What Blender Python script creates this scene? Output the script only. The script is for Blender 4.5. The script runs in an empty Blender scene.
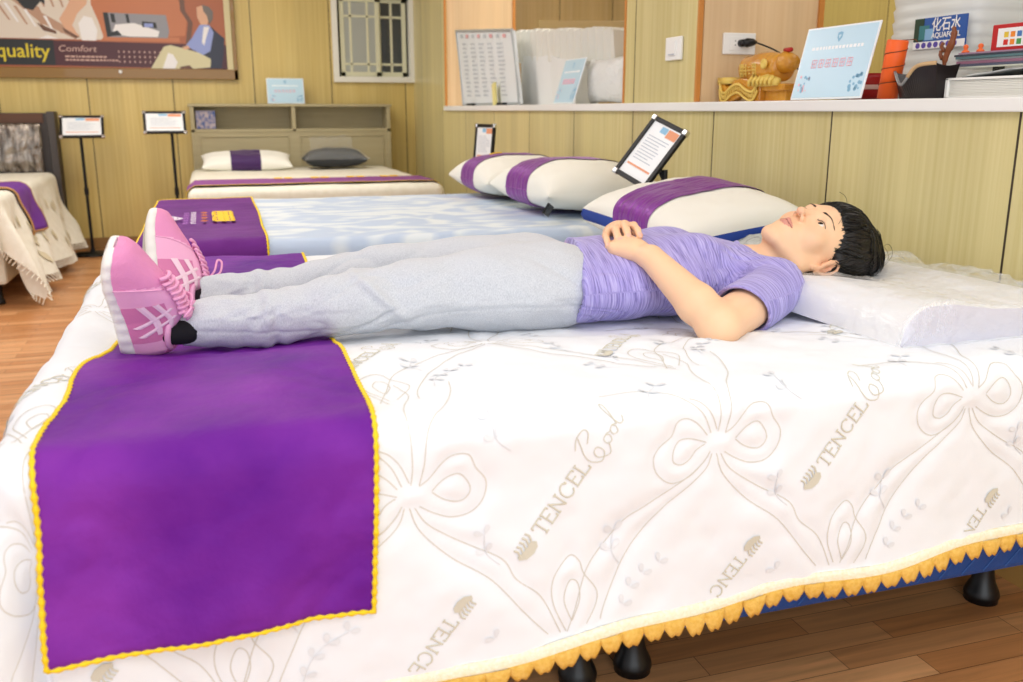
import bpy, math, random
import numpy as np
from mathutils import Vector, Matrix
R = math.radians
PI = math.pi
sc = bpy.context.scene
COL = sc.collection
rng = np.random.RandomState(7)
random.seed(7)

# ------------------------------------------------------------------ camera
CAM_H = 1.04
F_PX = 930.0
PITCH = math.atan(231 / F_PX)
YAW = math.atan((511.5 - 200.0) / math.hypot(F_PX, 231))
cam = bpy.data.cameras.new('camera')
camo = bpy.data.objects.new('camera', cam)
COL.objects.link(camo)
cam.sensor_width = 36.0
cam.lens = F_PX / 1023 * 36
cam.clip_start = 0.05
camo.location = (0, 0, CAM_H)
camo.rotation_euler = (PI / 2 - PITCH, 0, -YAW)
cam.dof.use_dof = True
cam.dof.focus_distance = 1.95
cam.dof.aperture_fstop = 5.0
sc.camera = camo

# ------------------------------------------------------------------ light
world = bpy.data.worlds.new('world')
sc.world = world
world.use_nodes = True
bg = world.node_tree.nodes['Background']
bg.inputs[0].default_value = (0.93, 0.96, 1.0, 1)
bg.inputs[1].default_value = 0.9


def area(name, loc, size, power, rot=(0, 0, 0), col=(1, 1, 1)):
    l = bpy.data.lights.new(name, 'AREA')
    l.shape = 'RECTANGLE'
    l.size, l.size_y = size
    l.energy = power
    l.color = col
    o = bpy.data.objects.new(name, l)
    o.location = loc
    o.rotation_euler = rot
    COL.objects.link(o)
    return o


area('ceiling_lamp', (0.0, 1.0, 2.6), (1.3, 1.3), 13, col=(0.93, 0.97, 1.0))
area('ceiling_lamp', (-0.3, 3.3, 2.6), (1.2, 1.2), 20, col=(1.0, 0.98, 0.95))
area('ceiling_lamp', (-0.2, 5.8, 2.6), (1.4, 1.2), 34, col=(1.0, 0.98, 0.93))
area('ceiling_lamp', (2.75, 5.4, 2.6), (1.0, 1.4), 34, col=(1.0, 0.95, 0.88))
area('ceiling_lamp', (2.9, 2.0, 2.6), (1.0, 1.4), 12, col=(1.0, 0.97, 0.92))
area('ceiling_lamp', (-2.2, 4.8, 2.6), (1.2, 1.2), 26, col=(1.0, 0.98, 0.93))
area('ceiling_lamp', (0.9, -0.5, 2.6), (1.6, 1.2), 30, col=(0.95, 0.98, 1.0))  # extra unseen lamp added to brighten the floor near the front bed
area('front_fill', (-0.4, -2.3, 1.45), (3.4, 2.2), 54, rot=(R(86), 0, 0), col=(0.88, 0.94, 1.0))  # unseen fill light added behind the camera to brighten the near sides

sc.view_settings.view_transform = 'Standard'
sc.view_settings.look = 'None'
sc.view_settings.gamma = 1.0
sc.view_settings.use_curve_mapping = False
sc.view_settings.exposure = 0.03


# ------------------------------------------------------------------ helpers
def srgb(h):
    if isinstance(h, str):
        h = h.lstrip('#')
        c = [int(h[i:i + 2], 16) / 255 for i in (0, 2, 4)]
    else:
        c = list(h)
    return tuple([(x / 12.92 if x <= 0.04045 else ((x + 0.055) / 1.055) ** 2.4) for x in c] + [1.0])


class NT:
    def __init__(s, m):
        s.t = m.node_tree
        s.b = s.t.nodes['Principled BSDF']

    def n(s, ty, **kw):
        nd = s.t.nodes.new(ty)
        for k, v in kw.items():
            if k.startswith('i_'):
                nd.inputs[int(k[2:]) if k[2:].isdigit() else k[2:].replace('_', ' ')].default_value = v
            else:
                setattr(nd, k, v)
        return nd

    def l(s, a, b):
        s.t.links.new(a, b)


MATS = {}


def mat(name, color, rough=0.5, metal=0.0, bump=None, spec=0.5, sheen=0.0, sheen_tint=None, alpha=1.0, trans=0.0,
        var=None, coat=0.0, scale=(1, 1, 1), emit=0.0, ior=1.45, sss=0.0):
    """plain procedural material; bump=(noise scale, strength, distance); var=(scale, colour2, contrast)"""
    if name in MATS:
        return MATS[name]
    m = bpy.data.materials.new(name)
    m.use_nodes = True
    t = NT(m)
    b = t.b
    b.inputs['Base Color'].default_value = srgb(color)
    b.inputs['Roughness'].default_value = rough
    b.inputs['Metallic'].default_value = metal
    b.inputs['Specular IOR Level'].default_value = spec
    b.inputs['Sheen Weight'].default_value = sheen
    b.inputs['IOR'].default_value = ior
    if sheen_tint:
        b.inputs['Sheen Tint'].default_value = srgb(sheen_tint)
    b.inputs['Alpha'].default_value = alpha
    b.inputs['Transmission Weight'].default_value = trans
    b.inputs['Coat Weight'].default_value = coat
    if sss:
        b.inputs['Subsurface Weight'].default_value = sss
        b.inputs['Subsurface Radius'].default_value = (0.01, 0.004, 0.002)
    if emit:
        b.inputs['Emission Color'].default_value = srgb(color)
        b.inputs['Emission Strength'].default_value = emit
    tc = t.n('ShaderNodeTexCoord')
    mp = t.n('ShaderNodeMapping')
    mp.inputs['Scale'].default_value = scale
    t.l(tc.outputs['Object'], mp.inputs[0])
    if var:
        nz = t.n('ShaderNodeTexNoise')
        nz.inputs['Scale'].default_value = var[0]
        nz.inputs['Detail'].default_value = 5
        t.l(mp.outputs[0], nz.inputs['Vector'])
        rp = t.n('ShaderNodeValToRGB')
        lo = 0.5 - 0.5 * var[2]
        rp.color_ramp.elements[0].position = lo
        rp.color_ramp.elements[1].position = 1 - lo
        rp.color_ramp.elements[0].color = srgb(color)
        rp.color_ramp.elements[1].color = srgb(var[1])
        t.l(nz.outputs[0], rp.inputs[0])
        t.l(rp.outputs[0], b.inputs['Base Color'])
    if bump:
        nz = t.n('ShaderNodeTexNoise')
        nz.inputs['Scale'].default_value = bump[0]
        nz.inputs['Detail'].default_value = 4
        t.l(mp.outputs[0], nz.inputs['Vector'])
        bp = t.n('ShaderNodeBump')
        bp.inputs['Strength'].default_value = bump[1]
        bp.inputs['Distance'].default_value = bump[2]
        t.l(nz.outputs[0], bp.inputs['Height'])
        t.l(bp.outputs[0], b.inputs['Normal'])
    MATS[name] = m
    return m


class MB:
    """collects geometry with material indices"""

    def __init__(s):
        s.v, s.f, s.m = [], [], []

    def add(s, vs, fs, mi=0):
        o = len(s.v)
        s.v += [tuple(map(float, p)) for p in vs]
        s.f += [tuple(int(i) + o for i in f) for f in fs]
        s.m += [mi] * len(fs)

    def box(s, c, d, mi=0, rot=None):
        x, y, z = [k / 2 for k in d]
        vs = [Vector((sx * x, sy * y, sz * z)) for sz in (-1, 1) for sy in (-1, 1) for sx in (-1, 1)]
        if rot is not None:
            vs = [rot @ p for p in vs]
        vs = [p + Vector(c) for p in vs]
        s.add(vs, [(0, 2, 3, 1), (4, 5, 7, 6), (0, 1, 5, 4), (2, 6, 7, 3), (0, 4, 6, 2), (1, 3, 7, 5)], mi)

    def box2(s, a, b, mi=0):
        s.box([(a[i] + b[i]) / 2 for i in range(3)], [abs(b[i] - a[i]) for i in range(3)], mi)

    def tube(s, pts, r, n=8, mi=0, cap=True, closed=False, flat=1.0, up=None):
        P = [Vector(p) for p in pts]
        k = len(P)
        rs = r if hasattr(r, '__len__') else [r] * k
        vs, fs = [], []
        prev = None
        for i, p in enumerate(P):
            if closed:
                d = P[(i + 1) % k] - P[i - 1]
            else:
                d = P[min(i + 1, k - 1)] - P[max(i - 1, 0)]
            if d.length < 1e-9:
                d = Vector((0, 0, 1))
            d.normalize()
            if prev is None:
                a = Vector(up) if up is not None else (Vector((0, 0, 1)) if abs(d.z) < 0.9 else Vector((1, 0, 0)))
            else:
                a = prev
            a = (a - d * a.dot(d))
            if a.length < 1e-6:
                a = Vector((1, 0, 0)) - d * d.x
            a.normalize()
            prev = a
            b = d.cross(a)
            for j in range(n):
                t = 2 * PI * j / n
                vs.append(p + a * (math.cos(t) * rs[i] * flat) + b * (math.sin(t) * rs[i]))
        m = k if closed else k - 1
        for i in range(m):
            for j in range(n):
                i2 = (i + 1) % k
                fs.append((i * n + j, i * n + (j + 1) % n, i2 * n + (j + 1) % n, i2 * n + j))
        if cap and not closed:
            fs.append(tuple(range(n))[::-1])
            fs.append(tuple((k - 1) * n + j for j in range(n)))
        s.add(vs, fs, mi)

    def lathe(s, prof, n=24, mi=0, c=(0, 0, 0), mtx=None):
        vs, fs = [], []
        for (r, z) in prof:
            for j in range(n):
                t = 2 * PI * j / n
                p = Vector((r * math.cos(t), r * math.sin(t), z))
                if mtx is not None:
                    p = mtx @ p
                vs.append(p + Vector(c))
        k = len(prof)
        for i in range(k - 1):
            for j in range(n):
                fs.append((i * n + j, i * n + (j + 1) % n, (i + 1) * n + (j + 1) % n, (i + 1) * n + j))
        fs.append(tuple(range(n))[::-1])
        fs.append(tuple((k - 1) * n + j for j in range(n)))
        s.add(vs, fs, mi)

    def grid(s, P, mi=0, flip=False):
        """P: array (n,m,3); mi scalar or array (n-1,m-1)"""
        n, m = P.shape[:2]
        o = len(s.v)
        s.v += [tuple(map(float, p)) for p in P.reshape(-1, 3)]
        for i in range(n - 1):
            for j in range(m - 1):
                f = (o + i * m + j, o + (i + 1) * m + j, o + (i + 1) * m + j + 1, o + i * m + j + 1)
                s.f.append(f[::-1] if flip else f)
                s.m.append(int(mi[i, j]) if hasattr(mi, 'shape') else mi)

    def poly(s, pts, mi=0):
        s.add(pts, [tuple(range(len(pts)))], mi)

    def prism(s, pts2, fn, t, mi=0):
        """closed outline pts2 mapped by fn(x,y,depth)"""
        n = len(pts2)
        a = [fn(x, y, 0) for x, y in pts2]
        b = [fn(x, y, t) for x, y in pts2]
        fs = [tuple(range(n)), tuple(range(n, 2 * n))[::-1]]
        for i in range(n):
            j = (i + 1) % n
            fs.append((i, n + i, n + j, j))
        s.add(a + b, fs, mi)

    def build(s, name, mats, parent=None, smooth=False, bevel=0, loc=None, solid=0, sub=0, recalc=False):
        me = bpy.data.meshes.new(name)
        me.from_pydata(s.v, [], s.f)
        return finish(me, name, mats, parent, smooth, bevel, loc, solid, sub, s.m, recalc)


def finish(me, name, mats, parent=None, smooth=False, bevel=0, loc=None, solid=0, sub=0, mi=None, recalc=False):
    if not isinstance(mats, (list, tuple)):
        mats = [mats]
    for m in mats:
        me.materials.append(m)
    if mi is not None and len(mats) > 1:
        me.polygons.foreach_set('material_index', np.array(mi, dtype=np.int32))
    if smooth:
        me.polygons.foreach_set('use_smooth', np.ones(len(me.polygons), dtype=bool))
    if recalc:
        import bmesh
        bm = bmesh.new()
        bm.from_mesh(me)
        bmesh.ops.recalc_face_normals(bm, faces=bm.faces)
        bm.to_mesh(me)
        bm.free()
    me.update()
    o = bpy.data.objects.new(name, me)
    COL.objects.link(o)
    if parent is not None:
        o.parent = parent
    if loc is not None:
        o.location = loc
    if bevel:
        b = o.modifiers.new('bevel', 'BEVEL')
        b.width = bevel
        b.segments = 2
        b.limit_method = 'ANGLE'
    if solid:
        b = o.modifiers.new('solid', 'SOLIDIFY')
        b.thickness = solid
        b.offset = 1
    if sub:
        b = o.modifiers.new('sub', 'SUBSURF')
        b.levels = b.render_levels = sub
    return o


def np_mesh(name, V, Fq, mats, parent=None, smooth=True, mi=None, loc=None, solid=0):
    me = bpy.data.meshes.new(name)
    V = np.asarray(V, dtype=np.float32)
    Fq = np.asarray(Fq, dtype=np.int32)
    me.vertices.add(len(V))
    me.vertices.foreach_set('co', V.ravel())
    n = len(Fq)
    me.loops.add(n * 4)
    me.loops.foreach_set('vertex_index', Fq.ravel())
    me.polygons.add(n)
    me.polygons.foreach_set('loop_start', np.arange(n, dtype=np.int32) * 4)
    me.polygons.foreach_set('loop_total', np.full(n, 4, dtype=np.int32))
    me.update(calc_edges=True)
    return finish(me, name, mats, parent, smooth, mi=mi, loc=loc, solid=solid)


def tag(o, label=None, cat=None, group=None, kind=None):
    if label:
        o['label'] = label
    if cat:
        o['category'] = cat
    if group:
        o['group'] = group
    if kind:
        o['kind'] = kind
    return o


def empty(name, loc=(0, 0, 0), rot=(0, 0, 0), **kw):
    o = bpy.data.objects.new(name, None)
    o.empty_display_size = 0.05
    o.location = loc
    o.rotation_euler = rot
    COL.objects.link(o)
    return tag(o, **kw)


def struct(o):
    o['kind'] = 'structure'
    return o


def setattr_float(o, name, vals):
    a = o.data.attributes.new(name, 'FLOAT', 'POINT')
    a.data.foreach_set('value', np.asarray(vals, dtype=np.float32))


def setattr_col(o, name, vals):
    a = o.data.color_attributes.new(name, 'FLOAT_COLOR', 'POINT')
    v = np.ones((len(vals), 4), dtype=np.float32)
    v[:, :3] = vals
    a.data.foreach_set('color', v.ravel())


def catmull(pts, n=8, closed=False):
    P = [np.array(p, float) for p in pts]
    out = []
    k = len(P)
    rngi = range(k) if closed else range(k - 1)
    for i in rngi:
        if closed:
            p0, p1, p2, p3 = P[i - 1], P[i], P[(i + 1) % k], P[(i + 2) % k]
        else:
            p0, p1, p2, p3 = P[max(i - 1, 0)], P[i], P[i + 1], P[min(i + 2, k - 1)]
        for j in range(n):
            t = j / n
            out.append(0.5 * ((2 * p1) + (-p0 + p2) * t + (2 * p0 - 5 * p1 + 4 * p2 - p3) * t * t + (-p0 + 3 * p1 - 3 * p2 + p3) * t ** 3))
    if not closed:
        out.append(P[-1])
    return out


# --- numpy value noise
_lat = np.random.RandomState(3).rand(64, 64, 64).astype(np.float32) * 2 - 1


def vnoise(x, y, z):
    xi, yi, zi = np.floor(x).astype(int), np.floor(y).astype(int), np.floor(z).astype(int)
    fx, fy, fz = x - xi, y - yi, z - zi
    fx, fy, fz = [f * f * (3 - 2 * f) for f in (fx, fy, fz)]
    g = lambda a, b, c: _lat[(xi + a) % 64, (yi + b) % 64, (zi + c) % 64]
    x00 = g(0, 0, 0) * (1 - fx) + g(1, 0, 0) * fx
    x10 = g(0, 1, 0) * (1 - fx) + g(1, 1, 0) * fx
    x01 = g(0, 0, 1) * (1 - fx) + g(1, 0, 1) * fx
    x11 = g(0, 1, 1) * (1 - fx) + g(1, 1, 1) * fx
    return (x00 * (1 - fy) + x10 * fy) * (1 - fz) + (x01 * (1 - fy) + x11 * fy) * fz


def fbm(x, y, z, o=3):
    s, a = 0, 1.0
    for _ in range(o):
        s = s + a * vnoise(x, y, z)
        x, y, z, a = x * 2.03 + 7.1, y * 2.03 + 3.7, z * 2.03 + 1.3, a * 0.5
    return s


# --- signed distance modelling and surface nets
class Field:
    def __init__(s, xs, ys, zs):
        s.xs, s.ys, s.zs = [np.asarray(a, dtype=np.float32) for a in (xs, ys, zs)]
        s.F = np.full((len(xs), len(ys), len(zs)), 0.05, dtype=np.float32)

    def _sl(s, lo, hi):
        sl = []
        for a, l, h in zip((s.xs, s.ys, s.zs), lo, hi):
            i0 = max(int(np.searchsorted(a, l)) - 1, 0)
            i1 = min(int(np.searchsorted(a, h)) + 1, len(a))
            sl.append(slice(i0, i1))
        return tuple(sl)

    def apply(s, fn, lo, hi, op='u', k=0.01):
        sl = s._sl(lo, hi)
        if any(q.stop - q.start < 1 for q in sl):
            return
        X = s.xs[sl[0]][:, None, None]
        Y = s.ys[sl[1]][None, :, None]
        Z = s.zs[sl[2]][None, None, :]
        d = fn(X, Y, Z).astype(np.float32)
        A = s.F[sl]
        if op == 'u':
            h = np.clip(0.5 + 0.5 * (A - d) / k, 0, 1)
            s.F[sl] = A * (1 - h) + d * h - k * h * (1 - h)
        elif op == 's':      # subtract
            d = -d
            h = np.clip(0.5 - 0.5 * (A - d) / k, 0, 1)
            s.F[sl] = A * (1 - h) + d * h + k * h * (1 - h)
        elif op == 'i':
            h = np.clip(0.5 - 0.5 * (A - d) / k, 0, 1)
            s.F[sl] = A * (1 - h) + d * h + k * h * (1 - h)

    def cone(s, a, b, ra, rb, k=0.01, sq=(1, 1, 1), op='u'):
        a = np.array(a, float)
        b = np.array(b, float)
        sq = np.array(sq, float)
        A, B = a / sq, b / sq
        D = B - A
        L2 = max((D ** 2).sum(), 1e-12)
        mn = sq.min()

        def fn(X, Y, Z):
            px, py, pz = X / sq[0] - A[0], Y / sq[1] - A[1], Z / sq[2] - A[2]
            t = np.clip((px * D[0] + py * D[1] + pz * D[2]) / L2, 0, 1)
            return (np.sqrt((px - t * D[0]) ** 2 + (py - t * D[1]) ** 2 + (pz - t * D[2]) ** 2) - (ra + (rb - ra) * t)) * mn
        r = max(ra, rb) * sq + k + 0.012
        s.apply(fn, np.minimum(a, b) - r, np.maximum(a, b) + r, op, k)

    def ell(s, c, rad, M=None, k=0.01, op='u'):
        c = np.array(c, float)
        rad = np.array(rad, float)
        Mi = np.eye(3) if M is None else np.array(M, float)   # columns are local axes

        def fn(X, Y, Z):
            dx, dy, dz = X - c[0], Y - c[1], Z - c[2]
            q = [(dx * Mi[0, i] + dy * Mi[1, i] + dz * Mi[2, i]) for i in range(3)]
            k0 = np.sqrt(sum((q[i] / rad[i]) ** 2 for i in range(3)))
            k1 = np.sqrt(sum((q[i] / rad[i] ** 2) ** 2 for i in range(3))) + 1e-6
            return k0 * (k0 - 1.0) / k1
        e = np.sqrt(((Mi * rad[None, :]) ** 2).sum(1)) + k + 0.012
        s.apply(fn, c - e, c + e, op, k)

    def plane(s, p, n, k=0.003, lo=None, hi=None):
        """cut away the half space n.(x-p)>0 inside the box lo..hi"""
        n = np.array(n, float)
        n /= np.linalg.norm(n)
        lo = np.array([-9] * 3 if lo is None else lo, float)
        hi = np.array([9] * 3 if hi is None else hi, float)
        s.apply(lambda X, Y, Z: (X - p[0]) * n[0] + (Y - p[1]) * n[1] + (Z - p[2]) * n[2], lo, hi, 'i', k)

    def mesh(s):
        F = s.F
        F = np.pad(F, 1, constant_values=0.05)
        ex = lambda a: np.concatenate([[2 * a[0] - a[1]], a, [2 * a[-1] - a[-2]]])
        xs, ys, zs = ex(s.xs), ex(s.ys), ex(s.zs)
        ins = F < 0
        c = np.zeros(tuple(n - 1 for n in F.shape), dtype=np.int8)
        for a in (0, 1):
            for b in (0, 1):
                for d in (0, 1):
                    c += ins[a:a + c.shape[0], b:b + c.shape[1], d:d + c.shape[2]]
        I, J, K = np.nonzero((c > 0) & (c < 8))
        idx = np.full(c.shape, -1, dtype=np.int32)
        idx[I, J, K] = np.arange(len(I))
        del c
        corners = [(a, b, d) for a in (0, 1) for b in (0, 1) for d in (0, 1)]
        vals = {q: F[I + q[0], J + q[1], K + q[2]] for q in corners}
        acc = np.zeros((len(I), 3))
        cnt = np.zeros(len(I))
        for q in corners:
            for ax in range(3):
                if q[ax] == 0:
                    q2 = list(q)
                    q2[ax] = 1
                    q2 = tuple(q2)
                    v0, v1 = vals[q], vals[q2]
                    cr = (v0 < 0) != (v1 < 0)
                    t = np.where(cr, v0 / np.where(cr, v0 - v1, 1), 0)
                    p = np.array(q, float)[None, :].repeat(len(I), 0)
                    p[:, ax] = t
                    acc += p * cr[:, None]
                    cnt += cr
        acc /= cnt[:, None]
        V = np.stack([xs[I] + acc[:, 0] * (xs[I + 1] - xs[I]), ys[J] + acc[:, 1] * (ys[J + 1] - ys[J]),
                      zs[K] + acc[:, 2] * (zs[K + 1] - zs[K])], 1)
        quads = []
        for ax in range(3):
            o1, o2 = (ax + 1) % 3, (ax + 2) % 3
            a = [slice(None)] * 3
            b = [slice(None)] * 3
            a[ax] = slice(0, -1)
            b[ax] = slice(1, None)
            ch = ins[tuple(a)] != ins[tuple(b)]
            E = np.stack(np.nonzero(ch), 1)
            ok = (E[:, o1] > 0) & (E[:, o2] > 0) & (E[:, o1] < F.shape[o1] - 1) & (E[:, o2] < F.shape[o2] - 1)
            E = E[ok]
            g = []
            for (u, w) in ((-1, -1), (0, -1), (0, 0), (-1, 0)):
                Q = E.copy()
                Q[:, o1] += u
                Q[:, o2] += w
                g.append(idx[Q[:, 0], Q[:, 1], Q[:, 2]])
            q = np.stack(g, 1)
            inside0 = ins[E[:, 0], E[:, 1], E[:, 2]]
            q[~inside0] = q[~inside0][:, ::-1]
            quads.append(q)
        return V, np.concatenate(quads, 0)


def vnormals(V, Q):
    n = np.cross(V[Q[:, 2]] - V[Q[:, 0]], V[Q[:, 3]] - V[Q[:, 1]])
    N = np.zeros_like(V)
    for i in range(4):
        np.add.at(N, Q[:, i], n)
    return N / (np.linalg.norm(N, axis=1)[:, None] + 1e-12)


def relax(V, Q, it=2, w=0.5):
    e = np.concatenate([Q[:, [0, 1]], Q[:, [1, 2]], Q[:, [2, 3]], Q[:, [3, 0]]], 0)
    for _ in range(it):
        A = np.zeros_like(V)
        c = np.zeros(len(V))
        np.add.at(A, e[:, 0], V[e[:, 1]])
        np.add.at(c, e[:, 0], 1)
        np.add.at(A, e[:, 1], V[e[:, 0]])
        np.add.at(c, e[:, 1], 1)
        V = V * (1 - w) + w * A / np.maximum(c, 1)[:, None]
    return V


def text_mesh(txt, size=1.0, bold=0.0, shear=0.0):
    """outline of a string as (verts2d, faces); local x right, y up"""
    cu = bpy.data.curves.new('t', 'FONT')
    cu.body = txt
    cu.size = size
    cu.offset = bold
    cu.shear = shear
    cu.resolution_u = 3
    o = bpy.data.objects.new('t', cu)
    COL.objects.link(o)
    bpy.context.view_layer.update()
    me = bpy.data.meshes.new_from_object(o.evaluated_get(bpy.context.evaluated_depsgraph_get()))
    vs = [(v.co.x, v.co.y) for v in me.vertices]
    fs = [tuple(p.vertices) for p in me.polygons]
    bpy.data.objects.remove(o)
    bpy.data.curves.remove(cu)
    bpy.data.meshes.remove(me)
    return vs, fs


def put_text(mb, txt, size, fn, mi=0, bold=0.0, width=None, shear=0.0):
    vs, fs = text_mesh(txt, size, bold, shear)
    if not vs:
        return
    if width:
        x1 = max(v[0] for v in vs)
        x0 = min(v[0] for v in vs)
        k = width / (x1 - x0)
        vs = [((v[0] - x0) * k, v[1]) for v in vs]
    mb.add([fn(x, y) for x, y in vs], fs, mi)


# ------------------------------------------------------------------ materials of the setting
def wood_panel(name, c1, c2, axis, period, offset, rough=0.32, lines=True):
    m = bpy.data.materials.new(name)
    m.use_nodes = True
    t = NT(m)
    tc = t.n('ShaderNodeTexCoord')
    mp = t.n('ShaderNodeMapping')
    mp.inputs['Scale'].default_value = (60, 60, 1.2)
    t.l(tc.outputs['Object'], mp.inputs[0])
    nz = t.n('ShaderNodeTexNoise')
    nz.inputs['Scale'].default_value = 1.0
    nz.inputs['Detail'].default_value = 4
    t.l(mp.outputs[0], nz.inputs['Vector'])
    rp = t.n('ShaderNodeValToRGB')
    rp.color_ramp.elements[0].position = 0.3
    rp.color_ramp.elements[1].position = 0.7
    rp.color_ramp.elements[0].color = srgb(c1)
    rp.color_ramp.elements[1].color = srgb(c2)
    t.l(nz.outputs[0], rp.inputs[0])
    # broad board to board variation
    mp2 = t.n('ShaderNodeMapping')
    mp2.inputs['Scale'].default_value = (5, 5, 0.15)
    t.l(tc.outputs['Object'], mp2.inputs[0])
    nz2 = t.n('ShaderNodeTexNoise')
    nz2.inputs['Scale'].default_value = 1.0
    t.l(mp2.outputs[0], nz2.inputs['Vector'])
    mx = t.n('ShaderNodeMix', data_type='RGBA', blend_type='MULTIPLY')
    mr = t.n('ShaderNodeMapRange')
    mr.inputs[1].default_value, mr.inputs[2].default_value = 0.35, 0.65
    mr.inputs[3].default_value, mr.inputs[4].default_value = 0.9, 1.06
    t.l(nz2.outputs[0], mr.inputs[0])
    mx.inputs[0].default_value = 1
    t.l(rp.outputs[0], mx.inputs[6])
    t.l(mr.outputs[0], mx.inputs[7])
    out = mx.outputs[2]
    if lines:
        sp = t.n('ShaderNodeSeparateXYZ')
        t.l(tc.outputs['Object'], sp.inputs[0])
        a = t.n('ShaderNodeMath', operation='SUBTRACT', i_1=offset - period * 20 - 0.003)
        t.l(sp.outputs[axis], a.inputs[0])
        b = t.n('ShaderNodeMath', operation='MODULO', i_1=period)
        t.l(a.outputs[0], b.inputs[0])
        c = t.n('ShaderNodeMath', operation='LESS_THAN', i_1=0.0065)
        t.l(b.outputs[0], c.inputs[0])
        m2 = t.n('ShaderNodeMix', data_type='RGBA')
        m2.inputs[7].default_value = srgb('#3a2f1e')
        t.l(c.outputs[0], m2.inputs[0])
        t.l(out, m2.inputs[6])
        out = m2.outputs[2]
        bp = t.n('ShaderNodeBump')
        bp.invert = True
        bp.inputs['Strength'].default_value = 0.6
        bp.inputs['Distance'].default_value = 0.003
        t.l(c.outputs[0], bp.inputs['Height'])
        t.l(bp.outputs[0], t.b.inputs['Normal'])
    t.l(out, t.b.inputs['Base Color'])
    t.b.inputs['Roughness'].default_value = rough
    t.b.inputs['Specular IOR Level'].default_value = 0.4
    return m


def floor_mat():
    m = bpy.data.materials.new('parquet')
    m.use_nodes = True
    t = NT(m)
    tc = t.n('ShaderNodeTexCoord')
    br = t.n('ShaderNodeTexBrick')
    br.offset = 0.37
    br.inputs['Scale'].default_value = 1.0
    br.inputs['Brick Width'].default_value = 0.42
    br.inputs['Row Height'].default_value = 0.065
    br.inputs['Mortar Size'].default_value = 0.0008
    br.inputs['Bias'].default_value = -0.1
    br.inputs['Color1'].default_value = srgb('#c48552')
    br.inputs['Color2'].default_value = srgb('#e4aa76')
    br.inputs['Mortar'].default_value = srgb('#6f4426')
    t.l(tc.outputs['Object'], br.inputs[0])
    mp = t.n('ShaderNodeMapping')
    mp.inputs['Scale'].default_value = (3.0, 45, 1)
    t.l(tc.outputs['Object'], mp.inputs[0])
    nz = t.n('ShaderNodeTexNoise')
    nz.inputs['Detail'].default_value = 6
    nz.inputs['Scale'].default_value = 1
    nz.inputs['Distortion'].default_value = 0.6
    t.l(mp.outputs[0], nz.inputs['Vector'])
    mr = t.n('ShaderNodeMapRange')
    mr.inputs[1].default_value, mr.inputs[2].default_value = 0.3, 0.7
    mr.inputs[3].default_value, mr.inputs[4].default_value = 0.75, 1.15
    t.l(nz.outputs[0], mr.inputs[0])
    mx = t.n('ShaderNodeMix', data_type='RGBA', blend_type='MULTIPLY')
    mx.inputs[0].default_value = 1
    t.l(br.outputs[0], mx.inputs[6])
    t.l(mr.outputs[0], mx.inputs[7])
    t.l(mx.outputs[2], t.b.inputs['Base Color'])
    t.b.inputs['Roughness'].default_value = 0.33
    return m


M_WALL_R = wood_panel('wall_panel_right', '#cfc083', '#ddd09a', 1, 0.6475, 1.62)
M_WALL_B = wood_panel('wall_panel_back', '#cbb064', '#d9c27a', 0, 0.597, 0.415)
M_WALL_IN = wood_panel('wall_panel_inner', '#d0b780', '#dcc592', 0, 0.48, 2.924 - 0.96)
M_PINK = wood_panel('panel_pinkish', '#dcbb90', '#e6c9a0', 0, 9, 0, lines=False)
M_TRIM = mat('orange_edge_trim', '#c9853f', 0.45)
M_FLOOR = floor_mat()
M_WHITE = mat('white_laminate', '#f1f0ec', 0.35)
M_BLACK = mat('black_plastic', '#121214', 0.35)
M_BLACKM = mat('black_metal', '#1a1a1c', 0.4, 0.3)
M_CHROME = mat('chrome', '#d8d8da', 0.2, 1.0)

YB = 7.75     # back wall
XW = 1.68     # right half wall plane

# ------------------------------------------------------------------ structure
b = MB()
b.box2((-5, -2.5, -0.05), (5, YB + 0.1, 0))
struct(b.build('floor', M_FLOOR))
b = MB()
b.box2((-5, -2.5, 2.7), (5, YB + 0.1, 2.75))
struct(b.build('ceiling', mat('ceiling_white', '#eeeeea', 0.7)))

WX0, WX1, WZ0, WZ1 = 1.075, 1.675, 1.30, 1.905
b = MB()
b.box2((-5, YB, 0), (WX0, YB + 0.1, 2.7))
b.box2((WX1, YB, 0), (5, YB + 0.1, 2.7))
b.box2((WX0, YB, 0), (WX1, YB + 0.1, WZ0))
b.box2((WX0, YB, WZ1), (WX1, YB + 0.1, 2.7))
struct(b.build('wall_back', M_WALL_B))
b = MB()
b.box2((XW, -2.5, 0), (XW + 0.10, YB, 1.036))
b.box2((XW, 6.7, 1.036), (XW + 0.02, YB, 2.7))
b.box2((XW, 3.055, 1.036), (XW + 0.02, 3.66, 2.7))
b.box2((XW, -2.5, 2.2), (XW + 0.10, YB, 2.7))
struct(b.build('wall_right', M_WALL_R))
b = MB()
b.box2((XW + 0.02, 6.70, 1.068), (2.19, YB, 2.7))
b.box2((XW + 0.02, 3.05, 1.068), (2.165, 3.66, 2.7))
struct(b.build('wall_pillar', M_PINK))
b = MB()
b.box2((3.95, -2.5, 0), (4.05, YB, 2.7))
struct(b.build('wall_service', wood_panel('wall_panel_service', '#a99858', '#b8a866', 1, 0.9, 3.98)))
b = MB()
b.box2((2.19, YB - 0.06, 0), (3.95, YB, 2.7))
struct(b.build('wall_inner', M_WALL_IN))
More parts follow.
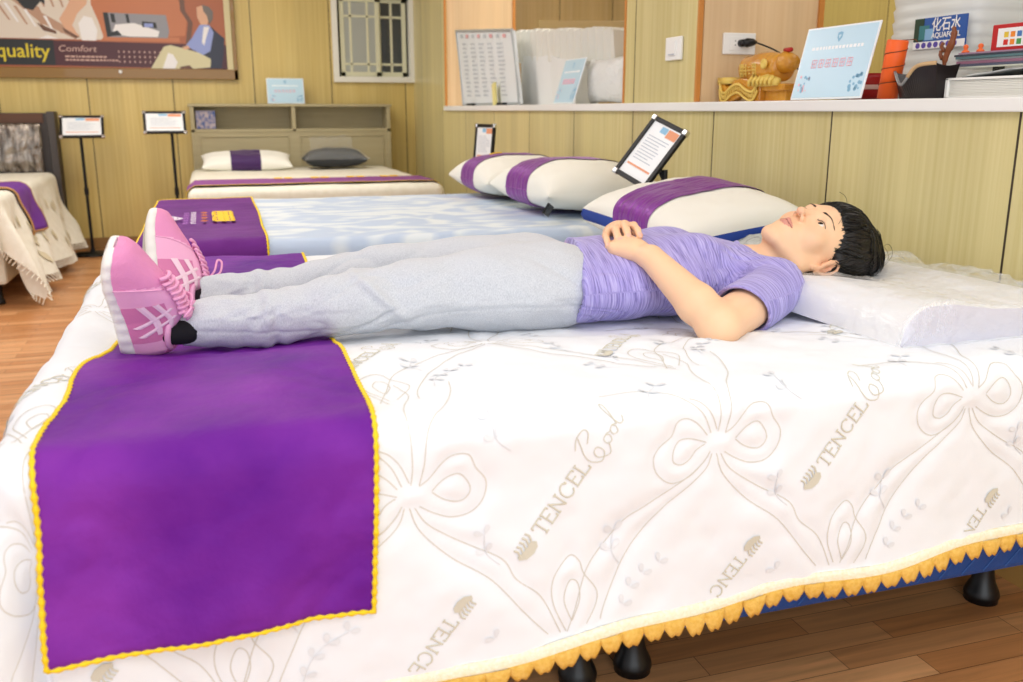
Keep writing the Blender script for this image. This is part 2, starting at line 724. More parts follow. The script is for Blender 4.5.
# orange edge trims round the openings
b = MB()
for y in (6.69, 3.655, 3.045):
    b.box2((XW - 0.004, y - 0.004, 1.068), (XW + 0.012, y + 0.010, 2.2))
b.box2((2.163, 3.04, 1.068), (2.183, 3.06, 2.2))
b.box2((2.185, 6.69, 1.068), (2.205, 6.71, 2.2))
struct(b.build('trim_1', M_TRIM))
b = MB()
b.box2((XW - 0.018, 0.2, 1.036), (2.32, 6.695, 1.067))
struct(b.build('trim_2', M_WHITE, bevel=0.003))
b = MB()
b.box2((-5, YB - 0.015, 0), (XW, YB, 0.09))
struct(b.build('baseboard_back', mat('baseboard_brown', '#8f6b3a', 0.4)))
b = MB()
b.box2((XW - 0.012, -2.5, 0), (XW, YB, 0.07))
struct(b.build('baseboard_right', mat('baseboard_tan', '#c79a55', 0.4)))

# window
M_FRAME = mat('window_white', '#e9e7dc', 0.4)
M_SASH = mat('window_cream', '#d9d7b8', 0.4)
M_DARKG = mat('dark_glass', '#30332f', 0.08, spec=0.6)
M_FROST = mat('frosted_glass', '#a9aca4', 0.3, spec=0.5)
win = MB()
fz0, fz1 = WZ0, WZ1
for (a0, a1) in (((WX0 - 0.045, fz0 - 0.045), (WX1 + 0.01, fz0)), ((WX0 - 0.045, fz1), (WX1 + 0.01, fz1 + 0.045)),
                 ((WX0 - 0.045, fz0), (WX0, fz1)), ((WX1 - 0.03, fz0), (WX1 + 0.01, fz1))):
    win.box2((a0[0], YB - 0.035, a0[1]), (a1[0], YB + 0.05, a1[1]))
w = struct(win.build('window_1', M_FRAME, bevel=0.003))


def sash(x0, x1, y, glass, name):
    m = MB()
    z0, z1 = fz0 + 0.002, fz1 - 0.002
    t = 0.035
    m.box2((x0, y - 0.012, z0), (x1, y + 0.012, z0 + t))
    m.box2((x0, y - 0.012, z1 - t), (x1, y + 0.012, z1))
    m.box2((x0, y - 0.012, z0), (x0 + t, y + 0.012, z1))
    m.box2((x1 - t, y - 0.012, z0), (x1, y + 0.012, z1))
    xa, xb = x0 + t, x1 - t
    wd = xb - xa
    for fx in ((0.2, 0.75) if glass is M_FROST else (0.5,)):
        m.box2((xa + fx * wd - 0.01, y - 0.006, z0), (xa + fx * wd + 0.01, y + 0.006, z1))
    for z in (z0 + t + 0.06, 1.76):
        m.box2((x0, y - 0.006, z - 0.009), (x1, y + 0.006, z + 0.009))
    s = m.build('window_sash', M_SASH, w, bevel=0.002)
    g = MB()
    g.box2((x0 + 0.01, y - 0.003, z0 + 0.01), (x1 - 0.01, y + 0.003, z1 - 0.01))
    g.build('window_pane', glass, s)


sash(WX0 + 0.02, WX0 + 0.335, YB + 0.01, M_FROST, 'a')
sash(WX0 + 0.315, WX1 - 0.045, YB + 0.04, M_DARKG, 'b')
g = MB()
g.box2((WX0, YB + 0.06, fz0), (WX1, YB + 0.065, fz1))
g.build('window_backing', mat('dark_room_beyond', '#24251f', 0.8), w)

# ------------------------------------------------------------------ sheets draped over a mattress
def drape(A0, A1, B0, B1, T, re=0.035, flare=0.10, rip=0.02, seed=0, right=True, far=True, sink=None, fold=9):
    """returns S(a,b,off): sheet coordinates -> world points (arrays)"""
    rc = 0.06

    def S(a, b, off=0.0):
        a = np.asarray(a, float)
        b = np.asarray(b, float)
        qa = np.clip(a, A0 + rc, (A1 - rc) if right else 99)
        qb = np.clip(b, B0 + rc, (B1 - rc) if far else 99)
        da, db = a - qa, b - qb
        s = np.sqrt(da ** 2 + db ** 2)
        inv = 1 / np.maximum(s, 1e-9)
        na, nb = da * inv, db * inv
        t = np.maximum(s - (rc - re), 0)
        ang = np.clip(t / re, 0, PI / 2)
        l = np.maximum(t - re * PI / 2, 0)
        corner = (np.abs(na) * np.abs(nb)) * 2
        th = np.arctan2(nb, na)
        along = a + b
        ripple = rip * (l / 0.3) * np.sin(along * fold + seed + 1.5 * np.sin(along * 3.1 + seed)) + corner * 0.22 * l * np.cos(th * 6 + seed)
        h = np.where(t > 0, (rc - re) + re * np.sin(ang) + l * flare + ripple, s)
        z = T - re * (1 - np.cos(ang)) - l * math.sqrt(1 - flare ** 2)
        if sink is not None:
            z = z - np.where(t > 0, 0, 1) * 0 - sink(a, b) * np.clip(1 - l / 0.05, 0, 1)
        # normals
        nz = np.cos(ang)
        nh = np.sin(ang)
        X = qa + na * h + na * nh * off
        Y = qb + nb * h + nb * nh * off
        Z = z + nz * off
        return np.stack([X, Y, Z], -1)
    return S


# body imprint on the front bed
def sink1(a, b):
    y0 = np.interp(a, [-0.1, 0.7, 1.05], [1.79, 1.78, 1.78])
    w = np.interp(a, [-0.15, 0.2, 0.6, 0.85, 1.05], [0.23, 0.22, 0.25, 0.36, 0.34])
    g = np.exp(-((b - y0) / w) ** 4)
    e = 1 / (1 + np.exp(-(a + 0.19) / 0.02)) * 1 / (1 + np.exp((a - 1.12) / 0.04))
    return 0.032 * g * e


BX0, BX1, BY0, BY1, BT = -0.275, 1.64, 1.11, 2.60, 0.65
S1 = drape(BX0, BX1, BY0, BY1, BT, re=0.04, flare=0.02, rip=0.010, seed=1.0, right=False, sink=sink1, fold=7)


def hem(a):
    return np.interp(a, [-0.7, -0.2, 0.0, 0.25, 0.42, 0.7, 0.96, 1.24, 1.7],
                     [0.362, 0.355, 0.350, 0.340, 0.322, 0.308, 0.290, 0.271, 0.258]) + 0.004 * np.sin(a * 21)


# quilting pattern traced as polylines in sheet coordinates (u along the bed, v down the side; v<0 = on top)
C0 = np.array([0.669, 0.056])
BOW = [
    [(0.684, 0.043), (0.697, 0.034), (0.714, 0.014), (0.730, 0.004), (0.751, 0.006), (0.761, 0.026), (0.775, 0.048), (0.771, 0.074), (0.753, 0.094), (0.727, 0.097), (0.703, 0.087), (0.683, 0.073)],
    [(0.701, 0.053), (0.716, 0.038), (0.735, 0.031), (0.747, 0.041), (0.753, 0.058), (0.745, 0.072), (0.732, 0.074), (0.715, 0.067), (0.701, 0.055)],
    [(0.655, 0.044), (0.640, 0.026), (0.622, 0.016), (0.606, 0.020), (0.598, 0.040), (0.579, 0.054), (0.570, 0.073), (0.577, 0.098), (0.600, 0.116), (0.628, 0.108), (0.650, 0.088), (0.660, 0.070)],
    [(0.654, 0.055), (0.628, 0.046), (0.610, 0.048), (0.601, 0.065), (0.602, 0.081), (0.615, 0.087), (0.628, 0.080), (0.638, 0.066), (0.652, 0.057)],
    [(0.673, 0.040), (0.676, 0.012), (0.676, -0.063), (0.685, -0.110), (0.700, -0.156), (0.690, -0.212)],
    [(0.684, 0.042), (0.691, 0.015), (0.700, -0.030), (0.735, -0.085), (0.760, -0.150), (0.770, -0.200)],
    [(0.661, 0.041), (0.648, 0.012), (0.625, -0.010), (0.595, -0.028), (0.553, -0.040), (0.50, -0.035)],
    [(0.671, 0.037), (0.661, 0.013), (0.647, -0.004), (0.630, -0.012)],
    [(0.663, 0.074), (0.654, 0.099), (0.627, 0.125), (0.590, 0.155), (0.560, 0.185), (0.530, 0.225), (0.512, 0.265), (0.492, 0.315), (0.485, 0.36)],
    [(0.658, 0.076), (0.640, 0.098), (0.600, 0.125), (0.556, 0.150), (0.530, 0.165), (0.505, 0.192), (0.47, 0.235), (0.45, 0.30), (0.43, 0.36)],
    [(0.677, 0.075), (0.695, 0.104), (0.740, 0.138), (0.794, 0.172), (0.814, 0.208), (0.849, 0.242), (0.875, 0.300), (0.892, 0.340)],
    [(0.670, 0.074), (0.683, 0.111), (0.724, 0.159), (0.779, 0.203), (0.828, 0.268), (0.870, 0.320)],
    [(0.895, 0.325), (0.868, 0.260), (0.869, 0.216), (0.893, 0.186), (0.908, 0.196), (0.915, 0.218), (0.935, 0.250), (0.932, 0.276), (0.905, 0.325)],
    [(0.895, 0.291), (0.884, 0.255), (0.893, 0.226), (0.905, 0.231), (0.908, 0.259), (0.896, 0.292)],
]
LEAVES, STEMS = [], []      # (du, dv, angle, length)


def spray(x0, y0, ang, ln, n, size):
    """a curved stem with leaves on both sides; local y goes down the side"""
    c, s_ = math.cos(ang), math.sin(ang)
    stem = []
    for k in range(n + 1):
        t = k / n
        bend = 0.18 * math.sin(t * PI) * ln
        stem.append((x0 + c * ln * t - s_ * bend, y0 - (s_ * ln * t + c * bend)))
    STEMS.append(stem)
    for k in range(1, n + 1):
        for sd in (-1, 1):
            a = ang + sd * R(48)
            px, py = stem[k]
            m_ = size * 0.62
            LEAVES.append((px + math.cos(a) * m_, py - math.sin(a) * m_, math.degrees(a), size))


spray(0.122, 0.110, R(115), 0.050, 2, 0.014)
spray(0.145, 0.255, R(130), 0.050, 2, 0.014)
spray(-0.148, 0.165, R(100), 0.050, 2, 0.017)
spray(-0.150, 0.255, R(52), 0.105, 4, 0.014)
spray(-0.10, -0.06, R(60), 0.05, 2, 0.016)
spray(0.14, -0.05, R(120), 0.05, 2, 0.016)
spray(-0.06, -0.26, R(80), 0.06, 3, 0.016)
LET = {
    'T': [[(0, 1), (0.8, 1)], [(0.4, 1), (0.4, 0)], [(0, 1), (0, 0.8)], [(0.8, 1), (0.8, 0.8)], [(0.25, 0), (0.55, 0)]],
    'E': [[(0.1, 0), (0.1, 1)], [(0, 1), (0.65, 1), (0.65, 0.82)], [(0.1, 0.52), (0.5, 0.52)], [(0, 0), (0.7, 0), (0.7, 0.2)]],
    'N': [[(0.1, 0), (0.1, 1)], [(0.05, 1), (0.75, 0)], [(0.75, 0), (0.75, 1)], [(0, 0), (0.2, 0)], [(0.62, 1), (0.88, 1)]],
    'C': [[(0.75, 0.78), (0.6, 0.97), (0.38, 1), (0.12, 0.8), (0.05, 0.5), (0.12, 0.2), (0.38, 0), (0.62, 0.04), (0.78, 0.22)], [(0.75, 0.78), (0.75, 0.98)]],
    'L': [[(0.1, 0), (0.1, 1)], [(0, 1), (0.25, 1)], [(0, 0), (0.65, 0), (0.68, 0.25)]],
}
COOLW = [[(0.55, 1.5), (0.3, 1.05), (0.05, 0.6), (0.0, 0.1), (0.35, -0.35), (0.8, -0.1), (0.75, 0.35), (0.45, 0.3), (0.4, -0.1), (0.9, -0.45), (1.3, 0.0)],
         [(0.0, 1.2), (0.5, 1.55), (1.0, 1.5), (1.05, 1.2), (0.6, 0.9)],
         [(1.5, 0.35), (1.25, 0.3), (1.2, 0.0), (1.45, -0.1), (1.6, 0.15), (1.5, 0.35), (1.75, 0.25)],
         [(2.0, 0.35), (1.78, 0.25), (1.75, 0.0), (1.98, -0.08), (2.1, 0.15), (2.0, 0.35), (2.2, 0.2)],
         [(2.2, 0.15), (2.6, 1.1), (2.5, 1.3), (2.35, 0.8), (2.3, 0.1), (2.5, -0.05), (2.7, 0.15)]]

centers = []
for i in range(-1, 4):
    cx = 0.669 + 0.45 * (i - 1)
    centers.append((cx, 0.056 - 0.055 * (cx - 0.669), 0))
for i in range(-1, 5):
    cx = 0.669 + 0.45 * (i - 1) - 0.225
    centers.append((cx, -0.42 - 0.055 * (cx - 0.669), 0))
    centers.append((cx + 0.225, -0.90, 0))


def sheet_ok(u, v):
    return (u > BX0 - 0.3) & (u < 1.62) & (v < hem(u) - 0.012) & (v > -1.46)


lines = []       # quilting lines
for (cx, cy, _) in centers:
    for pl in BOW:
        P = np.array(catmull([(p[0] - C0[0] + cx, p[1] - C0[1] + cy) for p in pl], 6))
        P[:, 1] = np.where(P[:, 1] > 0.05, 0.05 + (P[:, 1] - 0.05) * 0.91, P[:, 1])
        lines.append(P)
texts = []       # strokes for woven lettering (closed fat strokes)
icons = []


def woven(u, v, ang, h, cool=True):
    c, s_ = math.cos(ang), math.sin(ang)

    def tr(x, y):
        return (u + (x * c - y * s_) * h, v - (x * s_ + y * c) * h)
    x = 1.45
    icons.append((u, v, ang, h * 1.35))
    for ch in 'TENCEL':
        for st in LET[ch]:
            texts.append(([tr(x + px, py) for px, py in st], 0.075 * h, ch == 'C'))
        x += {'T': 0.9, 'E': 0.8, 'N': 1.0, 'C': 0.95, 'L': 0.8}[ch]
    if cool:
        x += 0.15
        for st in COOLW:
            texts.append(([tr(x + px * 1.25, py * 1.25 + 0.1) for px, py in st], 0.04 * h, True))


for i in range(-1, 3):
    du = 0.45 * i
    woven(0.384 + du, 0.186 - 0.055 * du - 0.02 * (i > 0), R(52), 0.0225)
    woven(0.283 + du, 0.228 - 0.035 * du, R(52 + 180), 0.0205, False)
    woven(0.16 + du, -0.24, R(52), 0.0225)
    woven(0.38 + du, -0.62, R(52), 0.0225)
    woven(0.16 + du, -1.1, R(52), 0.0225)

# cover mesh
st = 0.0065
ag = np.arange(BX0 - 0.37, 1.632, st)
bg_ = np.concatenate([np.arange(-0.37, 1.49, st), np.arange(1.49, 1.49 + 0.3, 0.02)])
Ag, Vg = np.meshgrid(ag, bg_, indexing='ij')     # Vg = distance beyond near edge, reversed
Bv = Vg.copy()                                   # b - BY0
hm = hem(Ag)
Bv = np.where(Bv < 0, Bv * hm / 0.37, Bv)
Bsh = BY0 + Bv
dist = np.full(Ag.shape, 0.05)
na_, nb_ = Ag.shape
for P in lines:
    for k in range(len(P) - 1):
        L = np.linalg.norm(P[k + 1] - P[k])
        n = max(1, int(L / 0.004))
        for q in range(n):
            u, v = P[k] + (P[k + 1] - P[k]) * q / n
            if not sheet_ok(u, v):
                continue
            i = int((u - ag[0]) / st)
            bb = -v if v < 0 else -v * 0.37 / float(hem(u))
            j = int((bb + 0.37) / st)
            i0, i1, j0, j1 = max(i - 5, 0), min(i + 6, na_), max(j - 5, 0), min(j + 6, nb_)
            if i0 >= i1 or j0 >= j1:
                continue
            dd = np.hypot(Ag[i0:i1, j0:j1] - u, -Bv[i0:i1, j0:j1] - v)
            dist[i0:i1, j0:j1] = np.minimum(dist[i0:i1, j0:j1], dd)
puff = 0.0042 * (1 - np.exp(-(dist / 0.013) ** 1.5))
wr = 0.0035 * fbm(Ag * 7, Bsh * 7, Ag * 0 + 2.2, 3) + 0.0012 * fbm(Ag * 30, Bsh * 30, Ag * 0, 2)
# soft creases beside the body
wr = wr + 0.004 * np.exp(-((Bsh - 1.42) / 0.10) ** 2) * fbm(Ag * 16, Bsh * 5, Ag * 0 + 8, 2)
OFF = puff + wr


def off_at(u, v):
    bb = np.where(v < 0, -v, -v * 0.37 / hem(u))
    i = np.clip(((u - ag[0]) / st), 0, na_ - 2)
    j = np.clip(((bb + 0.37) / st), 0, nb_ - 2)
    i0, j0 = i.astype(int), j.astype(int)
    fi, fj = i - i0, j - j0
    return (OFF[i0, j0] * (1 - fi) * (1 - fj) + OFF[i0 + 1, j0] * fi * (1 - fj) + OFF[i0, j0 + 1] * (1 - fi) * fj + OFF[i0 + 1, j0 + 1] * fi * fj)


def onsheet(u, v, off=0.0):
    u = np.asarray(u, float)
    v = np.asarray(v, float)
    return S1(u, BY0 - v, off_at(u, v) + off)


P3 = S1(Ag, Bsh, OFF)
n, m_ = Ag.shape
idx = np.arange(n * m_).reshape(n, m_)
Q = np.stack([idx[:-1, :-1], idx[1:, :-1], idx[1:, 1:], idx[:-1, 1:]], -1).reshape(-1, 4)
M_COVER = mat('white_knit_cover', '#e9edf3', 0.8, bump=(900, 0.25, 0.0006), sheen=0.15)
cover = np_mesh('bedspread', P3.reshape(-1, 3), Q, M_COVER)
tag(cover, 'white quilted bedspread with bow pattern and gold scalloped hem on front bed', 'bedspread')
M_STITCH = mat('beige_stitching', '#cfcbc1', 0.8)
M_WOVEN = mat('woven_beige_lettering', '#cdc9b9', 0.75)
M_LEAF = mat('woven_grey_leaves', '#dfe2e7', 0.75)


def ribbon(mb, P, w, off, mi=0, fn=onsheet):
    P = np.array(P, float)
    if len(P) < 2:
        return
    d = np.gradient(P, axis=0)
    d /= (np.linalg.norm(d, axis=1)[:, None] + 1e-9)
    nrm = np.stack([-d[:, 1], d[:, 0]], 1)
    a, b2 = P + nrm * w / 2, P - nrm * w / 2
    A3, B3 = fn(a[:, 0], a[:, 1], off), fn(b2[:, 0], b2[:, 1], off)
    C3 = fn(P[:, 0], P[:, 1], off + w * 0.25)
    mb.grid(np.stack([A3, C3, B3], 1), mi)


mb = MB()
for P in lines:
    ok = sheet_ok(P[:, 0], P[:, 1])
    # split into visible runs
    run = []
    for k in range(len(P)):
        if ok[k]:
            run.append(P[k])
        if (not ok[k] or k == len(P) - 1) and len(run) > 1:
            ribbon(mb, run, 0.0015, 0.0005)
            run = []
        if not ok[k]:
            run = []
mb.build('quilting_stitches', M_STITCH, cover, smooth=True)
mb = MB()
for (pts, wd, curved) in texts:
    P = np.array(catmull(pts, 5)) if curved else None
    if P is None:
        P = []
        for k in range(len(pts) - 1):
            for q in range(5):
                P.append(np.array(pts[k]) + (np.array(pts[k + 1]) - np.array(pts[k])) * q / 4)
        P = np.array(P)
        P += np.linspace(0, 1e-6, len(P))[:, None]
    if sheet_ok(P[:, 0], P[:, 1] - 0.006).all():
        ribbon(mb, P, wd * 1.5, 0.0012)
for (u, v, ang, h) in icons:
    c, s_ = math.cos(ang), math.sin(ang)

    def trr(x, y):
        return (u + (x * c - y * s_) * h, v - (x * s_ + y * c) * h)
    if not (sheet_ok(np.array(u), np.array(v))):
        continue
    # palm of the leaf mark: rounded base, then four fingers
    out = [(0.75, -0.1), (0.6, -0.28), (0.25, -0.33), (-0.15, -0.2), (-0.4, 0.1), (-0.3, 0.25), (0.0, 0.15), (0.3, 0.12), (0.6, 0.15)]
    out = [trr(x, y + 0.3) for x, y in out]
    uu = np.array([q[0] for q in out])
    vv = np.array([q[1] for q in out])
    mb.poly([tuple(p) for p in onsheet(uu, vv, 0.002)])
    for k in range(5):
        x = -0.25 + 0.22 * k
        seg = np.array([trr(x, 0.42), trr(x + 0.14, 0.65), trr(x + 0.1, 0.88)])
        if sheet_ok(seg[:, 0], seg[:, 1]).all():
            ribbon(mb, seg, 0.1 * h, 0.0016)
mb.build('woven_lettering', M_WOVEN, cover)
mb = MB()
for (cx, cy, _) in centers:
    for (du, dv, ang, ln) in LEAVES:
        u, v = cx + du, cy + dv
        if not sheet_ok(np.array(u), np.array(v + 0.01)):
            continue
        c, s_ = math.cos(R(ang)), math.sin(R(ang))
        uu, vv = [], []
        for k in range(12):
            t = 2 * PI * k / 12
            x, y = 0.5 * ln * math.cos(t), 0.22 * ln * math.sin(t) * (1.2 + 0.5 * math.cos(t))
            uu.append(u + x * c - y * s_)
            vv.append(v - x * s_ - y * c)
        mb.poly([tuple(p) for p in onsheet(np.array(uu), np.array(vv), 0.0018)])
    for stp in STEMS:
        P = np.array(catmull([(cx + a, cy + b3) for a, b3 in stp], 5))
        if sheet_ok(P[:, 0], P[:, 1]).all():
            ribbon(mb, P, 0.0016, 0.0012)
mb.build('woven_leaf_sprays', M_LEAF, cover)

# hem trim: cream lace band + gold scallops along near hem and foot hem
M_LACE = mat('cream_lace', '#f0e4c0', 0.8, bump=(260, 0.9, 0.002), var=(180, '#fbf6e6', 0.5))
M_GOLD = mat('golden_thread', '#dca83c', 0.6, bump=(420, 1.0, 0.002), var=(150, '#efc468', 0.5))


def hem_path(s):
    """s in metres along near hem from the wall to the foot corner, then along the foot"""
    L1 = 1.632 - (BX0 - 0.37)
    if s < L1:
        u = 1.632 - s
        return np.array([u, BY0 - float(hem(u))]), np.array([0, -1.0])
    return np.array([BX0 - 0.37, BY0 - float(hem(BX0 - 0.37)) + (s - L1)]), np.array([-1.0, 0])


def hem_pt(s, dn, off):
    p, nrm = hem_path(s)
    q = p + nrm * dn
    return S1(q[0], q[1], off)


mb = MB()
ss = np.arange(0, 3.3, 0.006)
G = np.zeros((len(ss), 4, 3))
for i, s_ in enumerate(ss):
    wv = 0.001 * math.sin(s_ * 370)
    for j, (dn, of) in enumerate(((-0.006, 0.003), (0.0, 0.0065), (0.010, 0.006), (0.017 + wv, 0.004))):
        G[i, j] = hem_pt(s_, dn, of)
mb.grid(G)
mb.build('lace_band', M_LACE, cover, smooth=True, solid=0.002)
mb = MB()
k = 0
s_ = 0.0
rr = random.Random(4)
while s_ < 3.25:
    w_ = 0.035 + rr.uniform(-0.003, 0.004)
    hgt = 0.0215 + rr.uniform(-0.003, 0.004)
    off0 = 0.006 + rr.uniform(-0.001, 0.003)
    nn, mm = 13, 5
    G = np.zeros((nn, mm, 3))
    for i in range(nn):
        t = i / (nn - 1)
        prof = (1 - abs(2 * t - 1) ** 4.5) * (1 + 0.10 * math.cos(6 * PI * t) + 0.10 * math.sin(PI * t))
        for j in range(mm):
            r_ = j / (mm - 1)
            G[i, j] = hem_pt(s_ + w_ * (0.5 + (t - 0.5) * (1.06 - 0.06 * r_)), 0.010 + hgt * r_ * max(prof, 0.12), off0 + 0.004 * math.sin(PI * t) * math.sin(PI * r_ * 0.8 + 0.2))
    mb.grid(G)
    s_ += w_ * 0.97
mb.build('scalloped_edge', M_GOLD, cover, smooth=True, solid=0.0035)

# bed under it
M_BLUE = mat('blue_quilted_fabric', '#1d4a94', 0.7, bump=(60, 0.6, 0.004), var=(14, '#163c80', 0.6))
bed = empty('bed', (0.7, 1.85, 0), label='bed in the foreground with a blue fabric base on black feet', cat='bed')


def rel(o, root):
    o.parent = root
    o.matrix_parent_inverse = Matrix.Translation(root.location).inverted() if root.rotation_euler == (0, 0, 0) else root.matrix_world.inverted()
    return o


def kid(mb, name, mats, root, **kw):
    """child modelled in world coordinates under an unrotated root"""
    o = mb.build(name, mats, root, **kw)
    o.matrix_parent_inverse = Matrix.Translation(root.location).inverted()
    return o


mb = MB()
mb.box2((-0.235, 1.125, 0.42), (1.63, 2.585, 0.615))
kid(mb, 'mattress', mat('mattress_white', '#efefef', 0.8), bed, bevel=0.03)
mb = MB()
mb.box2((-0.225, 1.15, 0.252), (1.63, 2.575, 0.42))
kid(mb, 'base', M_BLUE, bed, bevel=0.012)
mb = MB()
for k in range(40):       # diagonal quilting on the near face
    x = -0.22 + k * 0.047
    mb.tube([(x, 1.149, 0.262), (x + 0.07, 1.149, 0.332), (x + 0.14, 1.149, 0.412)] if x + 0.14 < 1.62 else [(x, 1.149, 0.262), (min(x + 0.02, 1.62), 1.149, 0.28)], 0.0009, 4)
kid(mb, 'quilting_seam', mat('blue_thread', '#2d5ca6', 0.6), bed)
LEGP = [(0.018, 0.252), (0.018, 0.11), (0.020, 0.07), (0.025, 0.045), (0.033, 0.028), (0.0365, 0.018), (0.0365, 0.011), (0.034, 0.009), (0.035, 0.0)][::-1]
for (x, y) in ((0.595, 1.43), (0.708, 1.43), (1.548, 1.435), (-0.1, 1.43), (0.595, 2.4), (0.708, 2.4), (1.548, 2.4), (-0.1, 2.4)):
    mb = MB()
    mb.lathe(LEGP, 32, c=(x, y, 0))
    kid(mb, 'leg', M_BLACK, bed, smooth=True)

# ------------------------------------------------------------------ purple runner on the front bed
def velvet(name, c, tint):
    m = mat(name, c, 0.6, bump=(14, 0.5, 0.012), spec=0.15, var=(5, tint, 0.45))  # lighter noise tint imitates sheen patches on the brushed nap
    return m


M_PURPLE = velvet('purple_velvet', '#5a1186', '#8432a4')
M_PURPLE2 = velvet('plum_velvet', '#5f1c76', '#74308a')
M_YEL = mat('yellow_braid', '#f6d21c', 0.6, bump=(300, 0.8, 0.002))


def runner(name, S, Bedge, left, right, v0, v1, matl, label, wob=0.004, seed=0, roff=None, braid=0.0036, off=0.005):
    """left/right: functions of v giving u; v decreasing over the top"""
    vs = np.arange(v1, v0 + 1e-6, 0.01)
    us = np.linspace(0, 1, 48)
    U, Vv = np.meshgrid(us, vs, indexing='ij')
    Lf, Rt = left(Vv), right(Vv)
    A = Lf + (Rt - Lf) * U
    # the lower edge hangs a little lower at the left
    Vv = np.where(Vv > 0, Vv * (1 - 0.02 * U + 0.01 * np.sin(U * 7)), Vv)
    hang = np.clip(Vv / 0.2, 0, 1)
    base = roff(A, Vv) if roff is not None else 0
    O = base + off + wob * (0.75 + fbm(A * 9 + seed, Vv * 9, A * 0 + seed, 3)) * (0.5 + 0.9 * hang) \
        + hang * 0.010 * (0.6 + np.sin(A * 24 + 1.1 + 2.2 * Vv))
    P = S(A, Bedge - Vv, O)
    n, m2 = P.shape[:2]
    idx = np.arange(n * m2).reshape(n, m2)
    Qd = np.stack([idx[:-1, :-1], idx[1:, :-1], idx[1:, 1:], idx[:-1, 1:]], -1).reshape(-1, 4)[:, ::-1]
    o = np_mesh(name, P.reshape(-1, 3), Qd, matl, solid=0.002)
    o.modifiers[0].offset = 0
    if label:
        tag(o, label, 'bed runner')
    border = list(P[0, :]) + list(P[1:, -1]) + list(P[-1, ::-1][1:]) + list(P[::-1, 0][1:-1])
    # resample and make a bumpy braid
    B = np.array(border)
    seg = np.linalg.norm(np.roll(B, -1, 0) - B, axis=1)
    cum = np.concatenate([[0], np.cumsum(seg)])
    tot = cum[-1]
    tt = np.arange(0, tot, 0.0035)
    Bc = np.vstack([B, B[:1]])
    R_ = np.stack([np.interp(tt, cum, Bc[:, i]) for i in range(3)], 1)
    mb = MB()
    rad = [braid * (1 + 0.28 * math.sin(i * 2 * PI / 4.0)) for i in range(len(R_))]
    mb.tube([tuple(p) for p in R_], rad, 6, closed=True)
    mb.build('braided_trim', M_YEL, o, smooth=True)
    return o, P


def lf1(v):
    return np.interp(v, [-1.6, -0.9, -0.6, -0.3, 0, 0.26], [-0.10, -0.13, -0.175, -0.205, -0.212, -0.226]) + 0.004 * np.sin(v * 20)


def rt1(v):
    return np.interp(v, [-1.6, -1.4, -0.4, -0.1, 0, 0.26], [0.24, 0.235, 0.193, 0.188, 0.180, 0.165])


r1, _ = runner('bed_runner', S1, BY0, lf1, rt1, 0.234, -1.7, M_PURPLE,
               'deep purple velvet runner with yellow braid hanging over side of front bed', roff=lambda a, v: off_at(a, v))

# ------------------------------------------------------------------ middle bed
S2 = drape(-0.22, 1.64, 2.98, 4.46, 0.645, re=0.04, flare=0.06, rip=0.012, seed=2.3, right=False)
bed2 = empty('bed', (0.7, 3.7, 0), label='middle bed seen behind the lying person', cat='bed')
mb = MB()
mb.box2((-0.2, 3.0, 0.40), (1.63, 4.44, 0.61))
kid(mb, 'mattress', MATS['mattress_white'], bed2, bevel=0.03)
mb = MB()
mb.box2((-0.2, 3.01, 0.25), (1.63, 4.43, 0.40))
kid(mb, 'base', M_BLUE, bed2, bevel=0.01)
for (x, y) in ((-0.1, 3.2), (1.5, 3.2), (-0.1, 4.25), (1.5, 4.25)):
    mb = MB()
    mb.lathe([(r_, z * 0.99) for r_, z in LEGP], 24, c=(x, y, 0))
    kid(mb, 'leg', M_BLACK, bed2, smooth=True)


def blue_jacquard():
    m = bpy.data.materials.new('pale_blue_jacquard')
    m.use_nodes = True
    t = NT(m)
    tc = t.n('ShaderNodeTexCoord')
    mp = t.n('ShaderNodeMapping')
    mp.inputs['Scale'].default_value = (1.7, 2.6, 0.0)
    t.l(tc.outputs['Object'], mp.inputs[0])
    vo = t.n('ShaderNodeTexVoronoi')
    vo.inputs['Scale'].default_value = 1.2
    t.l(mp.outputs[0], vo.inputs['Vector'])
    wv = t.n('ShaderNodeMath', operation='MULTIPLY', i_1=26.0)
    t.l(vo.outputs['Distance'], wv.inputs[0])
    sn = t.n('ShaderNodeMath', operation='SINE')
    t.l(wv.outputs[0], sn.inputs[0])
    nz = t.n('ShaderNodeTexNoise')
    nz.inputs['Scale'].default_value = 2.2
    nz.inputs['Distortion'].default_value = 1.2
    t.l(mp.outputs[0], nz.inputs['Vector'])
    ad = t.n('ShaderNodeMath', operation='MULTIPLY_ADD', i_1=0.07)
    t.l(sn.outputs[0], ad.inputs[0])
    t.l(nz.outputs[0], ad.inputs[2])
    rp = t.n('ShaderNodeValToRGB')
    rp.color_ramp.elements[0].position = 0.44
    rp.color_ramp.elements[1].position = 0.60
    rp.color_ramp.elements[0].color = srgb('#bccde4')
    rp.color_ramp.elements[1].color = srgb('#dfe8ee')
    t.l(ad.outputs[0], rp.inputs[0])
    t.l(rp.outputs[0], t.b.inputs['Base Color'])
    t.b.inputs['Roughness'].default_value = 0.6
    return m


def sheet_obj(name, S, A, B, off, matl, parent=None, solid=0):
    P = S(A, B, off)
    n, m2 = P.shape[:2]
    idx = np.arange(n * m2).reshape(n, m2)
    Qd = np.stack([idx[:-1, :-1], idx[1:, :-1], idx[1:, 1:], idx[:-1, 1:]], -1).reshape(-1, 4)
    return np_mesh(name, P.reshape(-1, 3), Qd, matl, parent, solid=solid)


